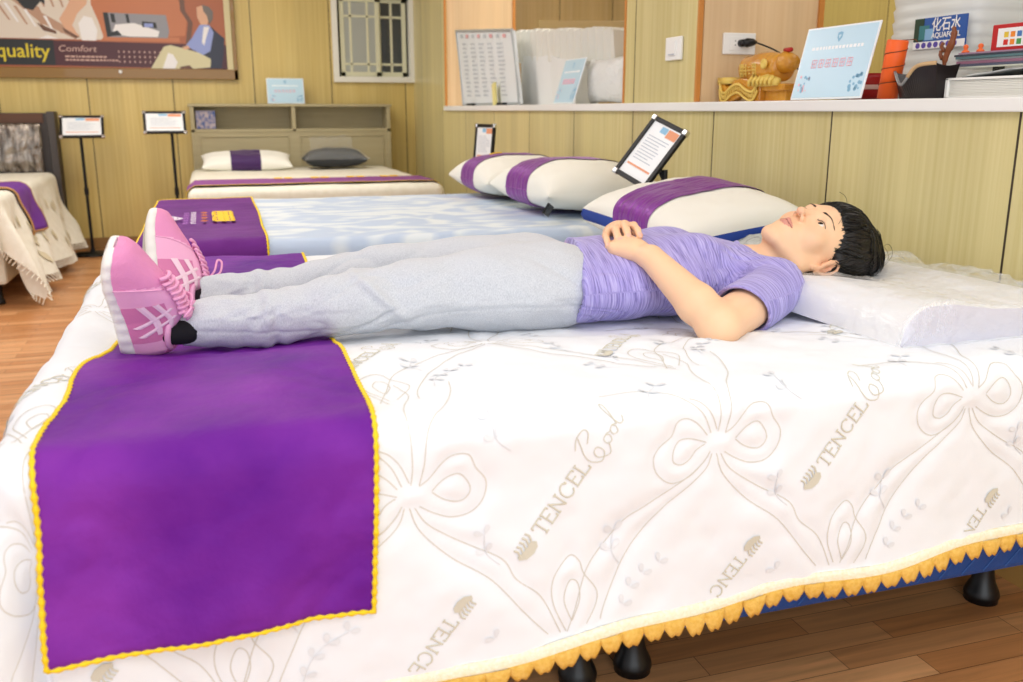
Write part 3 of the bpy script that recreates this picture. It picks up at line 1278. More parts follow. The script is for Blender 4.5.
A, B = np.meshgrid(np.arange(-0.22 - 0.36, 1.63, 0.015), np.arange(2.98 - 0.36, 4.46 + 0.36, 0.015), indexing='ij')
o = sheet_obj('bedspread', S2, A, B, 0.003 * fbm(A * 6, B * 6, A * 0, 2), blue_jacquard())
tag(o, 'pale blue and white swirl patterned bedspread on the middle bed', 'bedspread')

lf2 = lambda v: np.interp(v, [-1.5, 0.26], [-0.200, -0.215]) - 0.05 * 0
rt2 = lambda v: np.interp(v, [-1.5, -0.7, -0.3, 0, 0.3], [0.192, 0.185, 0.172, 0.17, 0.165])
r2, _ = runner('bed_runner', S2, 2.98, lf2, rt2, 0.30, -1.40, M_PURPLE2, 'plum runner embroidered with gold and white marks across the middle bed', seed=4, off=0.010)
# embroidered marks on the plum runner: strokes in (u, v)
M_EMBG = mat('gold_embroidery', '#f2c61c', 0.6)
M_EMBO = mat('copper_embroidery', '#b8603a', 0.6)
M_EMBW = mat('white_embroidery', '#e8dcec', 0.6)
M_EMBL = mat('lilac_embroidery', '#a968bd', 0.6)


def on2(u, v, off=0.0):
    return S2(np.asarray(u, float), 2.98 - np.asarray(v, float), off + 0.021)


mb = MB()


def strokes2(sts, u0, v0, su, sv, w, mi):
    for stp in sts:
        P = np.array([(u0 + a * su, v0 + b_ * sv) for a, b_ in stp], float)
        PP = []
        for k in range(len(P) - 1):
            for q in range(4):
                PP.append(P[k] + (P[k + 1] - P[k]) * q / 3 + q * 1e-6)
        ribbon(mb, np.array(PP), w, 0.0, mi, fn=on2)


HAN = [[(0, 0), (1, 0), (1, 1), (0, 1), (0, 0)], [(0.5, 0), (0.5, 1)], [(0, 0.5), (1, 0.5)], [(0.2, 0.25), (0.8, 0.25)], [(0.2, 0.75), (0.8, 0.75)]]
for k in range(2):
    strokes2(HAN, 0.020, -0.41 - 0.17 * k, 0.062, -0.14, 0.014, 0)
for k in range(4):
    strokes2(HAN[1:], -0.028, -0.40 - 0.09 * k, 0.028, -0.065, 0.006, 1)
strokes2([[(0, 0), (1, 0.5), (0, 1)], [(0.5, 0.2), (0.5, 0.8)]], -0.135, -0.44, 0.045, -0.17, 0.010, 2)
for k in range(5):
    strokes2([[(0, 0), (1, 0)], [(0, 0.3), (0, 0.7), (1, 0.7)]], -0.058, -0.36 - 0.08 * k, 0.016, -0.06, 0.006, 2)
    strokes2([[(0, 0), (1, 0)], [(0, 0.5), (1, 0.5)]], -0.085, -0.36 - 0.08 * k, 0.018, -0.06, 0.005, 3)
for k in range(3):
    strokes2(HAN[1:], -0.168, -0.46 - 0.08 * k, 0.020, -0.055, 0.005, 3)
mb.build('embroidery', [M_EMBG, M_EMBO, M_EMBW, M_EMBL], r2)

# ------------------------------------------------------------------ pillows
M_PILW = mat('white_pillow_cotton', '#eeece2', 0.75, bump=(220, 0.3, 0.001))
M_BAND = mat('purple_satin_band', '#7c1c90', 0.40, metal=0.3, bump=(10, 0.9, 0.014), sheen=0.1, var=(10, '#822a98', 0.3), scale=(4, 1, 1))
M_BLUET = mat('royal_blue_gusset', '#1c3f96', 0.6)


def pillow_fn(L, W, H, gus=0.0, seed=0, pinch=0.05):
    def fn(x, y, side, off=0.0):
        """x,y in -1..1"""
        ex = np.clip(1 - np.abs(x) ** 2.6, 0, 1)
        ey = np.clip(1 - np.abs(y) ** 2.6, 0, 1)
        h = (ex * ey) ** 0.42 * H / 2
        px = x * L / 2 * (1 - pinch * (1 - y * y) * np.abs(x) ** 6) * (1 if gus == 0 else 1)
        py = y * W / 2 * (1 - pinch * (1 - x * x) * np.abs(y) ** 6)
        wr_ = 0.004 * fbm(x * 4 + seed, y * 4, x * 0 + side, 3) * (ex * ey) ** 0.3
        z = side * (h * (1.15 if side > 0 else 0.75) + gus / 2 + wr_ + off) + H * 0.0
        px = px + np.sign(x) * np.abs(x) ** 8 * off
        return np.stack([px, py, z + 0 * px], -1)
    return fn


def make_pillow(name, L, W, H, bands, label, cat='pillow', gus=0.0, mats=None, seed=0, cloth=None, gmat=None, root=None):
    fn = pillow_fn(L, W, H, gus, seed)
    root = empty(name, label=label, cat=cat)
    g = np.sin(np.linspace(-1, 1, 49) * PI / 2)
    X, Y = np.meshgrid(g, g, indexing='ij')
    mb = MB()
    mb.grid(fn(X, Y, 1))
    mb.grid(fn(X, Y, -1), flip=True)
    mb.build('pillow_cover', cloth or M_PILW, root, smooth=True)
    if gus:
        mb = MB()
        ring = [(a, -1) for a in g] + [(1, a) for a in g[1:]] + [(a, 1) for a in g[::-1][1:]] + [(-1, a) for a in g[::-1][1:]]
        ra = np.array(ring)
        up = fn(ra[:, 0], ra[:, 1], 1, 0.0)
        dn = fn(ra[:, 0], ra[:, 1], -1, 0.0)
        md = (up + dn) / 2 * np.array([1.018, 1.03, 1])
        mb.grid(np.stack([dn, md, up], 1))
        mb.build('gusset', gmat or M_BLUET, root, smooth=True, recalc=True)
    for (x0, x1, mt) in bands:
        gx = np.linspace(x0, x1, 14)
        X2, Y2 = np.meshgrid(gx, g, indexing='ij')
        mb = MB()
        mb.grid(fn(X2, Y2 * 1.0, 1, 0.004))
        mb.grid(fn(X2, Y2 * 1.0, -1, 0.004), flip=True)
        e1, e2 = fn(gx, gx * 0 + 1, 1, 0.004), fn(gx, gx * 0 + 1, -1, 0.004)
        mb.grid(np.stack([e1, (e1 + e2) / 2 + np.array([0, 0.004, 0]), e2], 1))
        e1, e2 = fn(gx, gx * 0 - 1, 1, 0.004), fn(gx, gx * 0 - 1, -1, 0.004)
        mb.grid(np.stack([e2, (e1 + e2) / 2 - np.array([0, 0.004, 0]), e1], 1))
        mb.build('band', mt, root, smooth=True)
    return root, fn


def place(o, loc, rot):
    o.location = loc
    o.rotation_euler = rot


# long axis of the pillow (local x) runs along world Y
pb, fnb = make_pillow('pillow', 0.66, 0.48, 0.205, [(-0.26, 0.46, M_BAND)], 'white pillow with purple band and black tag, nearer one on middle bed', seed=2)
place(pb, (1.395, 3.50, 0.738), (R(0), R(0), R(92)))
pa, fna = make_pillow('pillow', 0.66, 0.46, 0.19, [(-0.24, 0.40, M_BAND)], 'white pillow with purple band and gold lettering, farther one on middle bed', seed=5)
pa['group'] = pb['group'] = 'purple banded pillows on the middle bed'
place(pa, (1.37, 4.18, 0.732), (R(0), R(0), R(90)))
mb = MB()
for k in range(3):
    for stp in HAN:
        pts = [(0.02 + 0.10 * k + a * 0.07, 0.25 + b_ * 0.13) for a, b_ in stp]
        P = fna(np.array([p[0] for p in pts]) * 1.0, np.array([p[1] for p in pts]), 1, 0.006)
        mb.tube([tuple(p) for p in P], 0.0035, 4)
mb.build('gold_lettering', M_EMBG, pa)
mb = MB()
mb.box((0, 0, 0), (0.05, 0.004, 0.04))
mb.box((0, 0.006, 0), (0.05, 0.004, 0.04))
mb.box((0.0, 0.003, 0.02), (0.05, 0.01, 0.004))
t_ = mb.build('tag', M_BLACK, pb, bevel=0.001)
t_.location = (-0.330, 0.238, -0.050)
t_.rotation_euler = (R(25), R(20), R(-40))

p3, fn3 = make_pillow('pillow', 0.56, 0.42, 0.14, [(-0.36, 0.36, M_BAND)], 'white pillow with purple band and blue edge beside the lying person', gus=0.035, seed=9)
place(p3, (1.335, 2.42, 0.733), (R(-7), R(-4), R(94)))

# ------------------------------------------------------------------ contour pillow wrapped in plastic
M_FOAM = mat('white_foam_cover', '#eeeef0', 0.7)
M_LILAC = mat('lilac_side_panel', '#cfcbdc', 0.75)


def film(name, tint, alpha, bumps=(38, 1.0, 0.012)):
    m = mat(name, tint, 0.07, alpha=alpha, bump=bumps, spec=1.0, coat=1.0)
    return m


M_FILM = film('clear_plastic_film', '#f4f7f7', 0.30, (45, 0.8, 0.015))
M_FILM2 = film('thin_plastic_film', '#f4f7f7', 0.12)
CP = empty('contour_pillow', (1.37, 1.65, 0.65), label='white contour foam pillow wrapped in clear plastic under the head', cat='pillow')


def cprof(t):
    """height of the contour pillow across its depth 0..1 (front edge to wall)"""
    return np.interp(t, [0, 0.04, 0.10, 0.2, 0.35, 0.5, 0.7, 0.85, 0.95, 1.0], [0.0, 0.045, 0.068, 0.073, 0.062, 0.056, 0.066, 0.078, 0.07, 0.0])


def contour(off, dent=True):
    t = np.concatenate([np.linspace(0, 0.1, 10), np.linspace(0.12, 0.9, 40), np.linspace(0.92, 1, 8)])
    y = np.linspace(1.235, 1.96, 60)
    Tt, Y = np.meshgrid(t, y, indexing='ij')
    X = 1.085 + Tt * 0.42 + off * np.sign(Tt - 0.5) * (np.abs(Tt - 0.5) > 0.45)
    Z = 0.652 + np.interp(Tt, [0, .02, .06, .12, .25, .45, .6, .8, .93, .98, 1.0], [0.0, .035, .055, .068, .069, .056, .053, .060, .057, .040, 0.0])
    if dent:
        g = np.exp(-(((X - 1.27) / 0.13) ** 2 + ((Y - 1.72) / 0.12) ** 2))
        Z = Z - 0.050 * g * (Tt > 0.02)
    return X, Y, Z + off


X, Y, Z = contour(0)
mb = MB()
mb.grid(np.stack([X, Y, Z], -1))
# underside
Zb = Z * 0 + 0.652
mb.grid(np.stack([X, Y, Zb], -1), flip=True)
kid(mb, 'foam', M_FOAM, CP, smooth=True)
for side, sgn in ((0, -1), (-1, 1)):
    mb = MB()
    a = np.stack([X[:, side], Y[:, side], Z[:, side]], -1)
    b_ = np.stack([X[:, side], Y[:, side], Zb[:, side]], -1)
    mid = (a + b_) / 2 + np.array([0, sgn * 0.006, 0])
    mb.grid(np.stack([b_, mid, a], 1) if side == 0 else np.stack([a, mid, b_], 1))
    kid(mb, 'side_panel', M_LILAC, CP, smooth=True)
X, Y, Z = contour(0.004)
rip = 0.006 * np.abs(fbm(X * 26, Y * 20, Z * 0, 3)) + 0.002 * fbm(X * 60, Y * 60, Z * 0, 2)
# film skirts past the near end and foot edge
mb = MB()
mb.grid(np.stack([X - 0.004, Y, Z + rip * (Z > 0.66)], -1))
a = np.stack([X[:, 0] - 0.002, Y[:, 0] - 0.004, Z[:, 0] + rip[:, 0]], -1)
b_ = np.stack([X[:, 0] - 0.002, Y[:, 0] - 0.012, Z[:, 0] * 0 + 0.654], -1)
mb.grid(np.stack([b_, (a + b_) / 2 + np.array([0, -0.006, 0]), a], 1))
# crumpled spare film at the wall side
n1, n2 = 50, 16
u_, v_ = np.meshgrid(np.linspace(0, 1, n1), np.linspace(0, 1, n2), indexing='ij')
XX = 1.47 + 0.08 * v_ + 0.012 * fbm(u_ * 9, v_ * 4, u_ * 0 + 1, 3)
YY = 1.30 + 0.80 * u_
ZZ = 0.700 + 0.018 * v_ * (0.3 + 0.9 * u_) - 0.05 * np.clip(v_ - 0.5, 0, 1) ** 2 + 0.014 * fbm(u_ * 16, v_ * 5, u_ * 0 + 5, 3)
mb.grid(np.stack([XX, YY, ZZ], -1))
kid(mb, 'plastic_wrap', M_FILM, CP, smooth=True)

# ------------------------------------------------------------------ back beds
M_CREAM = mat('cream_lace_cover', '#e6e1cf', 0.85, bump=(120, 0.7, 0.003), var=(26, '#f2eee0', 0.5))
S3 = drape(-0.10, 1.38, 5.52, 7.46, 0.61, re=0.05, flare=0.05, rip=0.012, seed=0.4, far=False)
bed3 = empty('bed', (0.64, 6.6, 0), label='back bed with taupe shelf headboard below the window', cat='bed')
mb = MB()
mb.box2((-0.08, 5.54, 0.36), (1.36, 7.45, 0.575))
kid(mb, 'mattress', MATS['mattress_white'], bed3, bevel=0.03)
mb = MB()
mb.box2((-0.08, 5.55, 0.1), (1.36, 7.45, 0.36))
kid(mb, 'base', mat('dark_brown_base', '#4a4038', 0.6), bed3, bevel=0.01)
for (x, y) in ((0.0, 5.65), (1.28, 5.65)):
    mb = MB()
    mb.lathe([(r_, z * 0.4) for r_, z in LEGP], 20, c=(x, y, 0))
    kid(mb, 'leg', M_BLACK, bed3, smooth=True)
M_TAUPE = mat('taupe_wood', '#a89c78', 0.5, var=(3, '#b0a480', 0.4), scale=(1, 1, 14))
M_TAUPED = mat('taupe_edge', '#8d8262', 0.5)
mb = MB()
hx0, hx1, hy0, hy1, hz1 = -0.075, 1.43, 7.50, YB - 0.02, 1.085
mb.box2((hx0, hy1 - 0.02, 0.0), (hx1, hy1, hz1))
mb.box2((hx0, hy0, 0.0), (hx0 + 0.03, hy1, hz1))
mb.box2((hx1 - 0.03, hy0, 0.0), (hx1, hy1, hz1))
mb.box2((hx0 - 0.01, hy0 - 0.01, hz1 - 0.02), (hx1 + 0.01, hy1, hz1))
mb.box2((hx0, hy0, 0.875), (hx1, hy1, 0.9))
mb.box2((0.665, hy0, 0.88), (0.695, hy1, hz1))
mb.box2((hx0 + 0.02, hy0 + 0.004, 0.0), (hx1 - 0.02, hy0 + 0.03, 0.88))
for (xa, xb) in ((hx0 + 0.06, 0.64), (0.72, hx1 - 0.06)):
    for (za, zb) in ((0.84, 0.85), (0.45, 0.46)):
        mb.box2((xa, hy0 - 0.004, za), (xb, hy0 + 0.01, zb))
    for x in (xa, xb - 0.01):
        mb.box2((x, hy0 - 0.004, 0.45), (x + 0.01, hy0 + 0.01, 0.85))
kid(mb, 'headboard', M_TAUPE, bed3, bevel=0.003)
A, B = np.meshgrid(np.arange(-0.10 - 0.33, 1.38 + 0.33, 0.015), np.arange(5.52 - 0.30, 7.46, 0.015), indexing='ij')
o = sheet_obj('bedspread', S3, A, B, 0.003 * fbm(A * 6, B * 6, A * 0 + 4, 2), M_CREAM)
tag(o, 'cream fringed bedspread on the back bed with taupe headboard', 'bedspread')


def fringe(S, pts, parent, ln=0.02, off=0.003, step=0.012, matl=None):
    mb = MB()
    for k, (a, b_, da, db) in enumerate(pts):
        p0 = S(a, b_, off)
        p1 = S(a + da * ln + random.uniform(-.002, .002), b_ + db * ln, off + 0.003)
        mb.tube([tuple(p0), tuple(p1)], [0.0028, 0.0042], 5)
    return mb.build('tassel_fringe', matl or M_CREAM, parent)


fringe(S3, [(a, 5.52 - 0.29, 0, -1) for a in np.arange(-0.38, 1.66, 0.02)], o, 0.03)
r3, _ = runner('bed_runner', S3, 5.52, lambda v: v * 0 - 0.42, lambda v: v * 0 + 1.70, -0.13, -0.55,
               mat('plum_runner_fabric', '#8a4691', 0.55, bump=(40, .4, .003)), 'narrow plum runner lying across the back bed with taupe headboard', seed=7, off=0.012, wob=0.003, braid=0.0014)
mb = MB()
for k, u0 in enumerate((0.40, 0.62, 0.84, 1.05)):
    for stp in HAN:
        for q in range(2):
            pts = [(u0 + q * 0.06 + a * 0.045, -0.41 + b_ * 0.06) for a, b_ in stp]
            P = [tuple(S3(p[0], 5.52 - p[1], 0.027)) for p in pts]
            mb.tube(P, 0.0022, 4)
mb.build('gold_lettering', M_EMBG, r3)
M_DPUR = mat('dark_purple_velvet', '#3c1157', 0.6, sheen=0.3)
p5, fn5 = make_pillow('pillow', 0.64, 0.24, 0.12, [(-0.36, 0.30, M_DPUR)], 'small cream pillow with dark purple centre on the back bed', seed=11)
place(p5, (0.30, 7.22, 0.672), (R(18), 0, 0))
p6 = empty('pillow', (0.94, 7.22, 0.615), label='charcoal pillow in clear plastic on the back bed', cat='pillow')
fn6 = pillow_fn(0.46, 0.30, 0.15, 0, 13, 0.12)
g = np.sin(np.linspace(-1, 1, 41) * PI / 2)
X, Y = np.meshgrid(g, g, indexing='ij')
mb = MB()
mb.grid(fn6(X, Y, 1) + np.array([0, 0, 0.062]))
mb.grid(fn6(X, Y, -1) + np.array([0, 0, 0.062]), flip=True)
mb.build('pillow_cover', mat('charcoal_fabric', '#2b2d30', 0.6), p6, smooth=True)
mb = MB()
mb.grid(fn6(X, Y, 1, 0.006) * np.array([1.05, 1.08, 1.05]) + np.array([0, 0, 0.062])[None, None, :] + (0.004 * fbm(X * 9, Y * 9, X * 0, 2))[..., None] * np.array([0, 0, 1]))
u_, v_ = np.meshgrid(np.linspace(-1, 1, 24), np.linspace(0, 1, 10), indexing='ij')
mb.grid(np.stack([u_ * 0.16, 0.10 + v_ * 0.10 + 0.01 * fbm(u_ * 5, v_ * 4, u_ * 0, 2), 0.09 + v_ * 0.14 + 0.012 * fbm(u_ * 7, v_ * 5, u_ * 0 + 3, 2)], -1))
mb.build('plastic_bag', M_FILM2, p6, smooth=True)
# patterned card in the shelf of the headboard
mb = MB()
mb.box2((-0.035, 7.53, 0.902), (0.105, 7.545, 1.035))
o = mb.build('picture_card', mat('blue_patterned_card', '#b9a9a8', 0.5, var=(34, '#3d568f', 0.25)))
tag(o, 'small blue patterned card in the left shelf of taupe headboard', 'card')


# blue certificates in acrylic
M_CERT = mat('pale_blue_print', '#c0dff0', 0.25, spec=0.6)
M_CERTB = mat('acrylic_edge', '#f2f7fa', 0.15)
M_CP = mat('pale_pink_print', '#eebcc6', 0.4)
M_CB = mat('mid_blue_print', '#7fb3d2', 0.4)
M_CW = mat('white_print', '#f6fafc', 0.4)


def certificate(name, c, M, w, h, label, detail=True):
    root = empty(name, c, label=label, cat='sign', group='pale blue certificates')
    root.matrix_world = Matrix.Translation(Vector(c)) @ Matrix([list(r_) + [0] for r_ in M] + [[0, 0, 0, 1]])
    mb = MB()
    mb.box((0, 0, -0.002), (w, h, 0.004))
    mb.build('acrylic_board', M_CERTB, root, bevel=0.0008)
    mb = MB()
    mb.box((0, 0, 0.0006), (w * 0.965, h * 0.95, 0.001))
    z = 0.0014
    P = lambda x, y: (x, y, z)
    # shield
    s_ = h / 0.21
    mb.poly([P(x * s_ * 0.011, (0.072 + y * 0.013) * s_) for x, y in ((-1, 0.9), (0, 1.1), (1, 0.9), (0.9, -0.2), (0, -1.2), (-0.9, -0.2))], 2)
    mb.poly([(x * s_ * 0.006, (0.072 + y * 0.007) * s_, z + 0.0004) for x, y in ((-1, 0.6), (0, 0.9), (1, 0.6), (0, -0.8))], 0)
    rq = random.Random(6)
    xq = -w * 0.36
    while xq < w * 0.34:        # pale line too faint to read
        wq = rq.uniform(0.006, 0.014) * s_
        mb.poly([P(xq, 0.038 * s_), P(xq + wq, 0.038 * s_), P(xq + wq, 0.047 * s_), P(xq, 0.047 * s_)], 3)
        xq += wq + 0.004 * s_
    nm = 6
    for k in range(nm):
        x0 = -w * 0.30 + k * w * 0.10
        for stp in HAN[:3]:
            pts = [(x0 + a * 0.018 * s_, -0.013 * s_ + b_ * 0.022 * s_, z + 0.0002) for a, b_ in stp]
            for q in range(len(pts) - 1):
                mb.tube([pts[q], pts[q + 1]], 0.0013 * s_, 4, 1)
    rr = random.Random(3)
    for k in range(16):
        x, y = w * 0.36 + rr.uniform(-.03, .03) * s_, -0.06 * s_ + rr.uniform(-.022, .022) * s_
        r_ = rr.uniform(.003, .007) * s_
        mb.poly([(x + r_ * math.cos(t), y + r_ * math.sin(t), z) for t in np.arange(0, 2 * PI, 0.8)], 2)
        x = -w * 0.36 + rr.uniform(-.025, .025) * s_
        mb.poly([(x + r_ * .8 * math.cos(t), y + r_ * .8 * math.sin(t), z) for t in np.arange(0, 2 * PI, 0.8)], 1 if k % 2 else 2)
    mb.build('print', [M_CERT, M_CP, M_CB, M_CW], root)
    return root


Mx = np.array([[0.0698, 0.2449, -0.967], [-0.9975, 0.0248, -0.0657], [0.0079, 0.9692, 0.246]])
certificate('certificate_board', (1.748, 2.373, 1.174), Mx, 0.30, 0.213, 'pale blue certificate board leaning on the counter beside the orange tube')
certificate('certificate_board', (0.64, 7.62, 1.183), [[1, 0, 0], [0, 0.22, -0.975], [0, 0.975, 0.22]], 0.28, 0.195, 'small blue certificate standing on top of the taupe headboard')
c_ = certificate('certificate_board', (1.74, 4.43, 1.178), [[0, 0.3, -0.954], [-1, 0, 0], [0, 0.954, 0.3]], 0.27, 0.225, 'narrow blue certificate leaning against the white pleated cloth')

# ------------------------------------------------------------------ left bed
S4 = drape(-2.5, -1.03, 5.50, 7.55, 0.60, re=0.05, flare=0.24, rip=0.035, seed=3.0, far=False, fold=11)
bed4 = empty('bed', (-1.8, 6.5, 0), label='bed at the left edge with dark padded headboard', cat='bed')
mb = MB()
mb.box2((-2.48, 5.54, 0.36), (-1.05, 7.5, 0.565))
kid(mb, 'mattress', MATS['mattress_white'], bed4, bevel=0.035)
mb = MB()
mb.box2((-2.48, 5.56, 0.12), (-1.06, 7.5, 0.35))
kid(mb, 'base', mat('cream_quilted_base', '#dcd8c6', 0.8, bump=(30, .5, .004)), bed4, bevel=0.02)
for (x, y) in ((-1.13, 5.66), (-1.13, 7.3), (-1.8, 5.66)):
    mb = MB()
    mb.lathe([(0.03, 0), (0.03, 0.02), (0.022, 0.03), (0.022, 0.125)], 16, c=(x, y, 0))
    kid(mb, 'leg', M_BLACK, bed4, smooth=True)
mb = MB()
mb.box2((-2.6, 7.60, 0), (-1.0, 7.72, 1.02))
mb.box2((-1.055, 7.56, 0), (-1.0, 7.73, 1.03))
kid(mb, 'headboard', mat('dark_grey_headboard', '#4d4744', 0.5), bed4, bevel=0.006)
mb = MB()
mb.box2((-2.6, 7.585, 0.95), (-1.08, 7.61, 1.015))
kid(mb, 'wooden_rail', mat('brown_rail', '#5b3a26', 0.45), bed4)
A, B = np.meshgrid(np.linspace(-2.45, -1.10, 70), np.linspace(0.57, 0.945, 26), indexing='ij')
mb = MB()
wv = 0.010 * np.sin(A * 75 + 2 * np.sin(B * 20)) + 0.008 * fbm(A * 14, B * 22, A * 0, 3)
mb.grid(np.stack([A, 7.565 - 0.03 * np.clip(np.sin((B - 0.55) / 0.4 * PI), 0, 1) ** .5 - wv * 0.7, B], -1))
kid(mb, 'padded_panel_in_plastic', mat('wrapped_padding', '#b3a99e', 0.2, 0.7, bump=(30, 1.0, 0.02), var=(24, '#4f443c', 0.4), scale=(1, 1, 0.22)), bed4, smooth=True, solid=0.01)
# cover, foot side short
A, B = np.meshgrid(np.concatenate([np.arange(-2.5, -1.03 + 0.49, 0.015)]), np.arange(5.50 - 0.21, 7.5, 0.015), indexing='ij')
o4 = sheet_obj('bedspread', S4, A, B, 0.004 * fbm(A * 6, B * 6, A * 0 + 9, 2), M_CREAM)
tag(o4, 'cream lace bedspread with tassel fringe on the left edge bed', 'bedspread')
fringe(S4, [(-1.03 + 0.475, b_, 1, 0) for b_ in np.arange(5.3, 7.5, 0.022)], o4, 0.045)
fringe(S4, [(a, 5.30, 0, -1) for a in np.arange(-2.4, -0.56, 0.022)], o4, 0.045)
mb = MB()
rr = random.Random(5)
for k in range(34):
    b0 = rr.uniform(5.5, 7.3)
    a0 = -1.03 + rr.uniform(0.12, 0.40)
    pts = [(a0 + 0.035 * math.cos(t), b0 + 0.014 * math.sin(t)) for t in np.arange(0, 6.28, 0.7)]
    mb.poly([tuple(S4(p[0], p[1], 0.009)) for p in pts])
mb.build('lace_motifs', mat('tan_lace_motif', '#d8ceae', 0.8), o4)
A, B = np.meshgrid(np.linspace(-2.3, -1.03 + 0.24, 60), np.linspace(5.93, 6.32, 22), indexing='ij')
P = S4(A, B, 0.016 + 0.003 * fbm(A * 9, B * 9, A * 0, 2))
n, m2 = P.shape[:2]
idx = np.arange(n * m2).reshape(n, m2)
Qd = np.stack([idx[:-1, :-1], idx[1:, :-1], idx[1:, 1:], idx[:-1, 1:]], -1).reshape(-1, 4)
r4 = np_mesh('bed_runner', P.reshape(-1, 3), Qd, mat('violet_runner_fabric', '#6c2c96', 0.5), solid=0.003)
tag(r4, 'violet runner draped over the side of the left edge bed', 'bed runner')
mb = MB()
mb.tube([tuple(p) for p in P[:, 0]] + [tuple(p) for p in P[-1, 1:]] + [tuple(p) for p in P[::-1, -1][1:]], 0.006, 6)
mb.build('braided_trim', mat('copper_braid', '#b98a58', 0.6), r4)

# ------------------------------------------------------------------ sign stands
M_PAPER = mat('printed_paper', '#eef0f2', 0.35)
M_INK = mat('grey_print', '#b4bbc6', 0.6)
M_ORG = mat('orange_print', '#e59a72', 0.5)
M_BLP = mat('blue_print', '#8fc0e0', 0.5)


def sign_stand(c, M, w, h, base, label, knee=None):
    root = empty('sign_stand', (base[0], base[1], 0), label=label, cat='sign stand', group='black sign stands beside the beds')
    inv = Matrix.Translation(root.location).inverted()
    Mm = Matrix([list(r_) for r_ in M])
    c = Vector(c)

    def P(x, y, z=0):
        return c + Mm @ Vector((x, y, z))

    def bx(mb, x0, x1, y0, y1, z0, z1, mi=0):
        q = [P(x, y, z) for z in (z0, z1) for y in (y0, y1) for x in (x0, x1)]
        mb.add(q, [(0, 2, 3, 1), (4, 5, 7, 6), (0, 1, 5, 4), (2, 6, 7, 3), (0, 4, 6, 2), (1, 3, 7, 5)], mi)
    t = 0.017 * (w / 0.2) ** 0.3
    mb = MB()
    bx(mb, -w / 2, w / 2, -h / 2, -h / 2 + t, -0.008, 0.006)
    bx(mb, -w / 2, w / 2, h / 2 - t, h / 2, -0.008, 0.006)
    bx(mb, -w / 2, -w / 2 + t, -h / 2, h / 2, -0.008, 0.006)
    bx(mb, w / 2 - t, w / 2, -h / 2, h / 2, -0.008, 0.006)
    bx(mb, -w / 2 + 0.002, w / 2 - 0.002, -h / 2 + 0.002, h / 2 - 0.002, -0.010, -0.004)
    o = mb.build('frame', M_BLACKM, root, bevel=0.002)
    o.matrix_parent_inverse = inv
    for sx in (-1, 1):
        for sy in (-1, 1):
            mb = MB()
            x, y = sx * (w / 2 - t * 0.45), sy * (h / 2 - t * 0.45)
            bx(mb, x - t * 0.62, x + t * 0.62, y - t * 0.62, y + t * 0.62, -0.011, 0.009)
            o = mb.build('corner_cap', M_CHROME, root, bevel=0.004)
            o.matrix_parent_inverse = inv
    mb = MB()
    iw, ih = w - 2 * t, h - 2 * t
    bx(mb, -iw / 2, iw / 2, -ih / 2, ih / 2, -0.004, 0.001)
    z = 0.0016
    q = lambda x0, x1, y0, y1, mi: mb.poly([P(x0 * iw, y0 * ih, z), P(x1 * iw, y0 * ih, z), P(x1 * iw, y1 * ih, z), P(x0 * iw, y1 * ih, z)], mi)
    q(-0.15, 0.08, 0.36, 0.47, 3)
    q(0.10, 0.46, 0.32, 0.47, 2)
    rr = random.Random(int(w * 1000 + h * 77))
    for k in range(9):
        y = 0.24 - k * 0.055
        q(-0.38, rr.uniform(0.1, 0.40), y, y + 0.014, 1)
    q(-0.42, 0.42, -0.335, -0.30, 2)
    o = mb.build('print', [M_PAPER, M_INK, M_ORG, M_BLP], root)
    o.matrix_parent_inverse = inv
    mb = MB()
    top = P(0, 0, -0.012)
    b3 = Vector((base[0], base[1], 0.02))
    k1 = Vector((base[0], base[1], top.z - 0.05))
    mb.tube([b3, b3 + Vector((0, 0, 0.45)), k1], 0.011, 12)
    mb.tube([k1 - Vector((0, 0, 0.03)), top], 0.009, 10)
    mb.tube([b3 + Vector((0, 0, 0.42)), b3 + Vector((0, 0, 0.47))], 0.016, 12)
    o = mb.build('pole', M_BLACKM, root, smooth=False)
    o.matrix_parent_inverse = inv
    mb = MB()
    mb.lathe([(0.14, 0), (0.14, 0.008), (0.13, 0.014), (0.02, 0.022), (0.014, 0.05)], 32, c=(base[0], base[1], 0))
    o = mb.build('base', M_BLACKM, root, smooth=True)
    o.matrix_parent_inverse = inv
    return root


sa, ca = math.sin(R(38)), math.cos(R(38))
Mt = [[1, 0, 0], [0, sa, -ca], [0, ca, sa]]
ty = R(-8)


def rotz(M, a):
    c, s_ = math.cos(a), math.sin(a)
    return (np.array([[c, -s_, 0], [s_, c, 0], [0, 0, 1]]) @ np.array(M)).tolist()


sign_stand((-0.806, 7.38, 0.925), rotz(Mt, R(2)), 0.29, 0.19, (-0.83, 7.46), 'black sign stand beside the dark padded headboard')
sign_stand((-0.245, 7.20, 0.955), rotz(Mt, R(2)), 0.285, 0.19, (-0.205, 7.27), 'black sign stand left of the taupe headboard')
sign_stand((1.40, 2.83, 0.905), [[0.2577, 0.5907, -0.7583], [-0.9148, -0.1036, -0.3883], [-0.3112, 0.7937, 0.5136]], 0.168, 0.232, (1.44, 2.80), 'tilted sign stand between front and middle beds by the half wall')
sign_stand((1.385, 4.72, 0.865), rotz([[0, 0.10, -0.995], [-1, 0, 0], [0, 0.995, 0.10]], R(14)), 0.19, 0.21, (1.47, 4.72), 'small sign stand behind the farther banded pillow')

